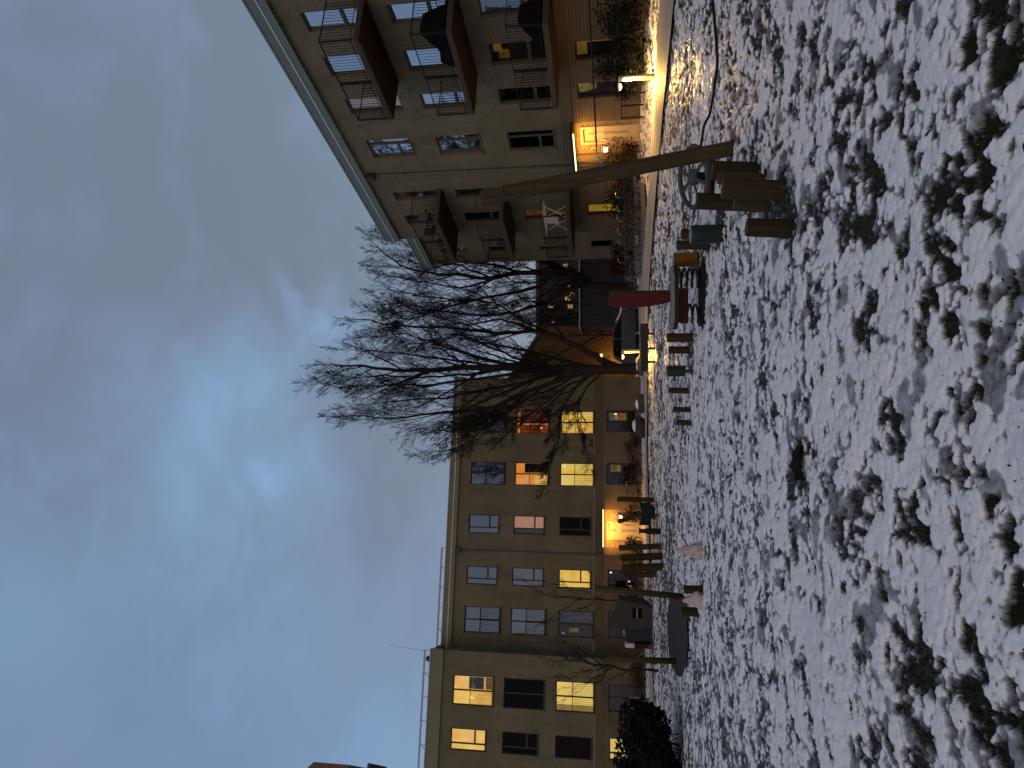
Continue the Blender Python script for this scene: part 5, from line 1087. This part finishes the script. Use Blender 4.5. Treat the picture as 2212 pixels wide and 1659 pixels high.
# ------------------------------------------------------------------ bicycles
def bicycle(loc, rz, label, fmat='bike_black', group=None, front_box=False):
    root = thing('bicycle', loc, label, 'bicycle', group, rz); fr = MB(); W0, W1, r_ = (-0.54, 0, 0.34), (0.54, 0, 0.34), 0.34
    BB, ST, HT, HB = (-0.08, 0, 0.29), (-0.24, 0, 0.82), (0.36, 0, 0.86), (0.42, 0, 0.64)
    for a, b, q in ((BB, ST, 0.016), (BB, HB, 0.018), ((-0.2, 0, 0.66), (0.37, 0, 0.80), 0.015), (HT, HB, 0.018)): fr.tube([a, b], q, 7)
    for y_ in (-0.05, 0.05): fr.tube([BB, (-0.54, y_, 0.34)], 0.010, 5); fr.tube([(-0.21, 0, 0.72), (-0.54, y_, 0.34)], 0.009, 5); fr.tube([HB, (0.46, y_, 0.52), (0.54, y_, 0.34)], 0.012, 5)
    obj('frame', fr, MAT[fmat], root, True)
    for c_ in (W0, W1):
        t = MB(); n = 30; vs = []
        for k in range(n):
            a = 2 * math.pi * k / n
            for j in range(6): b = 2 * math.pi * j / 6; vs.append((c_[0] + (r_ + 0.019 * math.cos(b)) * math.cos(a), 0.019 * math.sin(b), c_[2] + (r_ + 0.019 * math.cos(b)) * math.sin(a)))
        t.add(vs, [(k*6 + j, k*6 + (j+1) % 6, ((k+1) % n)*6 + (j+1) % 6, ((k+1) % n)*6 + j) for k in range(n) for j in range(6)]); w = obj('wheel', t, MAT['tyre'], root, True)
        s = MB()
        for k in range(14): a = 2 * math.pi * k / 14; s.bar((c_[0], 0, c_[2]), (c_[0] + (r_ - 0.02) * math.cos(a), 0, c_[2] + (r_ - 0.02) * math.sin(a)), 0.004)
        s.tube([(c_[0], -0.05, c_[2]), (c_[0], 0.05, c_[2])], 0.022, 8); obj('spokes', s, MAT['bike_grey'], w)
        g = MB(); pts = [(c_[0] + 0.38 * math.cos(a), 0, c_[2] + 0.38 * math.sin(a)) for a in [R(20) + R(150) * i / 10 for i in range(11)]]
        for a, b in zip(pts, pts[1:]): g.bar(a, b, 0.055, 0.006, (0, 1, 0) if False else (0, 0, 1))
        obj('mudguard', g, MAT['bike_grey'], root)
    h = MB(); h.tube([HT, (0.33, 0, 1.00)], 0.013, 6); h.tube([(0.12, -0.29, 1.02), (0.28, -0.25, 1.05), (0.34, -0.08, 1.02), (0.34, 0.08, 1.02), (0.28, 0.25, 1.05), (0.12, 0.29, 1.02)], 0.012, 6); obj('handlebar', h, MAT['chrome'], root, True)
    s = MB(); s.add([(-0.40, -0.10, 0.92), (-0.40, 0.10, 0.92), (-0.24, 0.07, 0.93), (-0.08, 0.02, 0.92), (-0.08, -0.02, 0.92), (-0.24, -0.07, 0.93), (-0.38, -0.09, 0.98), (-0.38, 0.09, 0.98), (-0.24, 0.06, 0.97), (-0.09, 0.015, 0.95), (-0.09, -0.015, 0.95), (-0.24, -0.06, 0.97)], [(0,1,2,3,4,5)[::-1], (6,7,8,9,10,11), (0,1,7,6), (1,2,8,7), (2,3,9,8), (3,4,10,9), (4,5,11,10), (5,0,6,11)]); s.tube([(-0.24, 0, 0.80), (-0.25, 0, 0.93)], 0.013, 6); obj('saddle', s, MAT['rubber'], root)
    c_ = MB(); c_.prism([(-0.52, 0.28), (-0.04, 0.22), (0.02, 0.29), (-0.04, 0.37), (-0.52, 0.38)], 0.055, 0.07); obj('chain_guard', c_, MAT['bike_grey'], root)
    k = MB(); k.box(-0.78, -0.34, -0.08, 0.08, 0.755, 0.775)
    for y_ in (-0.07, 0.07): k.bar((-0.72, y_, 0.76), (-0.54, y_, 0.36), 0.012)
    obj('carrier', k, MAT['black_metal'], root)
    p = MB(); p.tube([(-0.08, -0.12, 0.29), (-0.08, 0.12, 0.29)], 0.012, 6); p.bar((-0.08, 0.08, 0.29), (0.05, 0.08, 0.18), 0.02); p.bar((-0.08, -0.08, 0.29), (-0.21, -0.08, 0.40), 0.02); p.box(0.0, 0.10, 0.09, 0.19, 0.165, 0.19); p.box(-0.26, -0.16, -0.19, -0.09, 0.39, 0.415); obj('pedals', p, MAT['black_metal'], root); return root
BGp = 'bicycles parked by the right block'
b0 = spot(1388, 538)
bike = bicycle((b0.x - 0.2, b0.y, b0.z), R(172), 'leftmost bicycle of the right-hand row, snow on its front mudguard', 'bike_black', BGp); bike['label'] = 'leftmost bicycle of the right-hand row'
index_kids(bike)
for i, (px, py, a, lab) in enumerate(((1389, 512, 165, 'second bicycle from the left end of the right-hand row'), (1391, 488, 176, 'middle bicycle of the right-hand row with pale bars'), (1391, 462, 160, 'bicycle in front of the lit olive window'), (1391, 436, 170, 'bicycle just right of the lit olive window'), (1389, 410, 158, 'bicycle nearest the leaning pole in the right-hand row'))):
    b = spot(px, py); clone(bike, b + Vector((0.1, 0.25 * (i % 2), 0)), R(a), lab, BGp)
LGp = 'bicycles parked by the left block'
for i, (s, o, a, lab) in enumerate(((1.0, 2.2, 12, 'bicycle right of the left entrance beside the rightmost tall log'), (-0.2, 2.3, -8, 'bicycle under the second ground floor window from the right'), (6.3, 2.3, 170, 'bicycle in front of the dark window left of the logs'), (7.3, 2.1, 185, 'bicycle beside the grey canvas shelter'), (4.6, 1.9, 160, 'bicycle half hidden behind the logs left of the door'))):
    clone(bike, lpt(s, o), R(a), lab, LGp)

# ------------------------------------------------------------------ canvas shelter, boxes, car
cs = spot(1410, 1335); sh_ = thing('canvas_shelter', cs, 'grey canvas-covered shelter with a small dark window before the left block', 'shelter')
def C(x_, y_, dy=0): return at(x_, y_, cs.y + dy) - cs
f = [C(1337, 1298), C(1345, 1320), C(1315, 1361), C(1413, 1358), C(1405, 1312), C(1391, 1306)]
f = [C(1337, 1297), C(1391, 1305), C(1406, 1314), C(1411, 1360), C(1315, 1360)]
bk = [p + Vector((-0.1, 1.2, 0)) for p in f]; n = len(f)
obj('canvas', MB().add(f + bk, [tuple(range(n)), tuple(range(n, 2*n))[::-1]] + [(i, i + n, (i+1) % n + n, (i+1) % n) for i in range(n)]), MAT['canvas_grey'], sh_)
g = [C(1349, 1361, -0.02), C(1411, 1361, -0.02), C(1419, 1386, 0.3), C(1352, 1386, 0.3)]; gk = [p + Vector((-0.05, 1.1, 0)) for p in g]
obj('side_flap', MB().add(g + gk, [(0, 1, 2, 3), (7, 6, 5, 4), (0, 4, 5, 1), (1, 5, 6, 2), (2, 6, 7, 3), (3, 7, 4, 0)]), MAT['canvas_blue'], sh_)
w_ = C(1366, 1329, -0.02); w2 = C(1386, 1321, -0.02); wd = obj('window', MB().box(min(w_.x, w2.x) - 0.12, max(w_.x, w2.x) + 0.12, -0.03, -0.006, min(w_.z, w2.z), max(w_.z, w2.z)), MAT['interior_dark'], sh_)
obj('window_bar', MB().box(min(w_.x, w2.x) - 0.12, max(w_.x, w2.x) + 0.12, -0.036, -0.031, (w_.z + w2.z) / 2 - 0.012, (w_.z + w2.z) / 2 + 0.012), MAT['off_white'], wd)
bx = at(1350, 1391, cs.y + 0.4); k = thing('garden_box', (bx.x, bx.y, tz(bx.x, bx.y)), 'pale rounded box on a dark stand beside the canvas shelter', 'box')
zz = bx.z - k.location.z; zb = at(1370, 1391, bx.y).z - k.location.z
m = MB(); m.prism([(-0.09, zb), (0.10, zb), (0.10, zz - 0.06), (0.04, zz), (-0.06, zz), (-0.10, zz - 0.08)], -0.2, 0.2); obj('box', m, MAT['off_white'], k); obj('stand', MB().box(-0.11, 0.11, -0.18, 0.18, -0.05, zb - 0.004), MAT['russet_leaf'], k)
a = spot(1410, 1392) - Vector((0, 0, 0)); b = at(1350, 1443, a.y + 0.3); o = thing('leaning_stick', a, 'thin pale stick leaning over the snow left of the shelter', 'stick')
m = MB(); m.tube([(0, 0, 0), (b - a) * 0.5, b - a], 0.012, 5); obj('stick', m, MAT['pale_plastic'], o)
yb = spot(1416, 1443 - 18); m = MB(); m.lathe([(0.16, -0.03), (0.17, 0.05), (0.10, 0.11), (0.02, 0.13)], 12); o = obj('leaf_heap', m, MAT['olive_leaf'], None, True); o.location = yb; tag(o, 'small tan heap on the snow near the leftmost stake', 'heap')
cY = 40.0; cp = at(1376, 740, cY); car = thing('parked_car', (at(1350, 715, cY).x, cY, at(1378, 720, cY).z - 0.05), 'parked car half hidden by boulders, snow over its bonnet', 'car')
prof = [(-2.0, 0.3), (-2.05, 0.75), (-1.9, 0.92), (-0.1, 0.98), (1.0, 0.93), (1.75, 0.85), (2.0, 0.68), (2.05, 0.3), (1.7, 0.22), (-1.7, 0.22)]
obj('body', MB().prism(prof, -0.85, 0.85), MAT['car_paint'], car); cab = [(-1.85, 0.93), (-1.55, 1.42), (-1.2, 1.5), (-0.2, 1.5), (0.2, 1.42), (1.05, 0.94)]
obj('cabin', MB().prism(cab, -0.74, 0.74), MAT['car_paint'], car); win = [(-1.62, 1.0), (-1.42, 1.36), (-1.15, 1.42), (-0.55, 1.43), (-0.55, 1.0)]
obj('window', MB().prism(win, -0.755, -0.741), MAT['glass_dark'], car); obj('window', MB().prism([(-0.47, 1.0), (-0.47, 1.43), (-0.2, 1.42), (0.15, 1.36), (0.75, 1.0)], -0.755, -0.741), MAT['glass_dark'], car)
obj('snow_cover', MB().prism([(0.55, 1.22), (1.02, 0.99), (1.75, 0.90), (2.02, 0.72), (2.04, 0.78), (1.75, 0.99), (1.0, 1.10), (0.5, 1.33)], -0.80, 0.80), MAT['snow_white'], car)
for x_ in (-1.3, 1.3):
    for y_ in (-0.82, 0.64): 
        t = MB(); t.lathe([(0.20, 0), (0.31, 0.01), (0.32, 0.09), (0.31, 0.17), (0.20, 0.18)], 20, (0, 0, 0), Matrix.Translation((x_, y_ + 0.18, 0.32)) @ Matrix.Rotation(R(90), 4, 'X')); w = obj('wheel', t, MAT['tyre'], car, True)
for y_ in (-0.6, 0.6): obj('headlight', MB().box(1.99, 2.06, y_ - 0.15, y_ + 0.15, 0.58, 0.70), MAT['off_white'], car)

# ------------------------------------------------------------------ things on the balconies and by the right wall
def rloc(s, o, z): return Vector((RORG[0] + RDIR[0] * s + RNOR[0] * o, RORG[1] + RDIR[1] * s + RNOR[1] * o, z))
def chair(loc, rz, label, group):
    root = thing('garden_chair', loc, label, 'chair', group, rz); obj('seat', MB().box(-0.22, 0.22, -0.22, 0.22, 0.42, 0.45), MAT['black_metal'], root); obj('backrest', MB().box(-0.22, 0.22, 0.20, 0.23, 0.50, 0.92), MAT['black_metal'], root)
    for x_ in (-0.2, 0.2):
        for y_ in (-0.2, 0.21): obj('leg', MB().box(x_ - 0.012, x_ + 0.012, y_ - 0.012, y_ + 0.012, 0, 0.92 if y_ > 0 else 0.419), MAT['black_metal'], root)
    return root
ch0 = chair(rloc(6.45, 1.0, 9.285), RZ + R(60), 'black chair at the near end of the top far balcony', 'chairs on the top far balcony'); index_kids(ch0)
clone(ch0, rloc(7.25, 1.05, 9.285), RZ - R(80), 'black chair at the middle of the top far balcony', 'chairs on the top far balcony')
tb_ = thing('balcony_table', rloc(6.85, 0.75, 9.285), 'small dark table between the chairs on the top far balcony', 'table', None, RZ); obj('tabletop', MB().box(-0.3, 0.3, -0.3, 0.3, 0.68, 0.71), MAT['black_metal'], tb_)
for x_ in (-0.26, 0.26):
    for y_ in (-0.26, 0.26): obj('leg', MB().box(x_ - 0.015, x_ + 0.015, y_ - 0.015, y_ + 0.015, 0, 0.679), MAT['black_metal'], tb_)
def cover(loc, w, d, h, label, mat='cover_black'):
    root = thing('covered_furniture', loc, label, 'furniture cover', None, RZ); m = MB(); nx, ny = 14, 8; vs = []
    for j in range(ny + 1):
        for i in range(nx + 1):
            u, v = i / nx, j / ny; ed = min(u, 1 - u, v, 1 - v); z = h * (0.72 + 0.28 * math.sin(4 * u + 2)) * min(1, ed * 9 + 0.02) + 0.02 * math.sin(17 * u + 9 * v); vs.append(((u - 0.5) * w, (v - 0.5) * d, max(0.0, z)))
    m.add(vs, [(j*(nx+1)+i, j*(nx+1)+i+1, (j+1)*(nx+1)+i+1, (j+1)*(nx+1)+i) for j in range(ny) for i in range(nx)]); obj('cover', m, MAT[mat], root, True); return root
cover(rloc(-3.2, 0.95, 6.46), 1.6, 1.0, 1.0, 'black cover over furniture on the middle near balcony')
cover(rloc(-3.3, 0.9, 3.63), 1.3, 1.0, 0.85, 'dark cover over furniture on the lowest near balcony')
pb = thing('plant_pot', rloc(8.2, 1.3, 6.455), 'dark pot hanging on the middle far balcony rail', 'pot', None, RZ); m = MB(); m.lathe([(0.13, 0), (0.17, 0.42), (0.18, 0.45)], 14); obj('pot', m, MAT['black_metal'], pb)
pb = thing('plant_pot', rloc(8.25, 1.2, 9.285), 'dark pot on the floor of the top far balcony', 'pot', None, RZ); m = MB(); m.lathe([(0.15, 0), (0.2, 0.4), (0.21, 0.43)], 14); obj('pot', m, MAT['black_metal'], pb)
dr = thing('drying_rack', rloc(6.9, 1.0, 3.625), 'pale folding drying rack on the lowest far balcony', 'drying rack', None, RZ)
for s in (-1, 1): 
    m = MB(); m.bar((-0.5, 0.3 * s, 0), (-0.5, -0.3 * s, 0.95), 0.025); m.bar((0.5, 0.3 * s, 0), (0.5, -0.3 * s, 0.95), 0.025); obj('leg', m, MAT['white_trim'], dr)
m = MB()
for i in range(7): m.bar((-0.85 + 1.7 * i / 6, -0.32, 0.96), (-0.85 + 1.7 * i / 6, 0.32, 0.96), 0.016)
m.bar((-0.85, -0.32, 0.96), (0.85, -0.32, 0.96), 0.02); m.bar((-0.85, 0.32, 0.96), (0.85, 0.32, 0.96), 0.02); obj('rack', m, MAT['white_trim'], dr)
obj('laundry', MB().box(-0.6, -0.1, 0.30, 0.33, 0.35, 0.95), MAT['off_white'], dr)
gt = thing('garden_table', rpt(-0.1, 1.0), 'dark slim garden table beneath the grey ground floor window', 'table', None, RZ); obj('tabletop', MB().box(-0.62, 0.62, -0.3, 0.3, 0.72, 0.76), MAT['black_metal'], gt)
for x_ in (-0.58, 0.58):
    for y_ in (-0.26, 0.26): obj('leg', MB().box(x_ - 0.02, x_ + 0.02, y_ - 0.02, y_ + 0.02, -0.05, 0.719), MAT['black_metal'], gt)

# ------------------------------------------------------------------ leaf and litter in the foreground
lp = spot(1742, 1000); lf = thing('dead_leaf', lp + Vector((0, 0, 0.015)), 'large dark curled leaf lying on the snow', 'leaf', None, R(8)); m = MB(); vs = []; nu, nv = 18, 8
for i in range(nu + 1):
    t = i / nu; hw = 0.085 * math.sin(math.pi * min(1, t * 0.93 + 0.05)) ** 0.6
    for j in range(nv + 1):
        s = j / nv * 2 - 1; vs.append(((t - 0.5) * 0.30, s * hw * 0.85 + 0.02 * math.sin(5 * t), 0.03 * math.sin(math.pi * t) + 0.025 * s * s + 0.010 * math.cos(j * 3.1 + t * 16) + 0.04 * (s > 0.9)))
m.add(vs, [(i*(nv+1)+j, i*(nv+1)+j+1, (i+1)*(nv+1)+j+1, (i+1)*(nv+1)+j) for i in range(nu) for j in range(nv)]); obj('blade', m, MAT['dead_leaf'], lf, True)
m = MB(); m.tube([(-0.18, 0, 0.02), (0, 0.01, 0.062), (0.17, 0.0, 0.02), (0.235, 0.012, 0.03)], [0.006, 0.006, 0.005, 0.004], 5)
for i in range(7):
    x_ = -0.13 + 0.043 * i
    for s in (-1, 1): m.tube([(x_, 0.0, 0.06 - abs(x_) * 0.2), (x_ + 0.03, 0.06 * s, 0.075 - abs(x_) * 0.25)], [0.004, 0.002], 4)
obj('rib', m, MAT['twig'], lf)
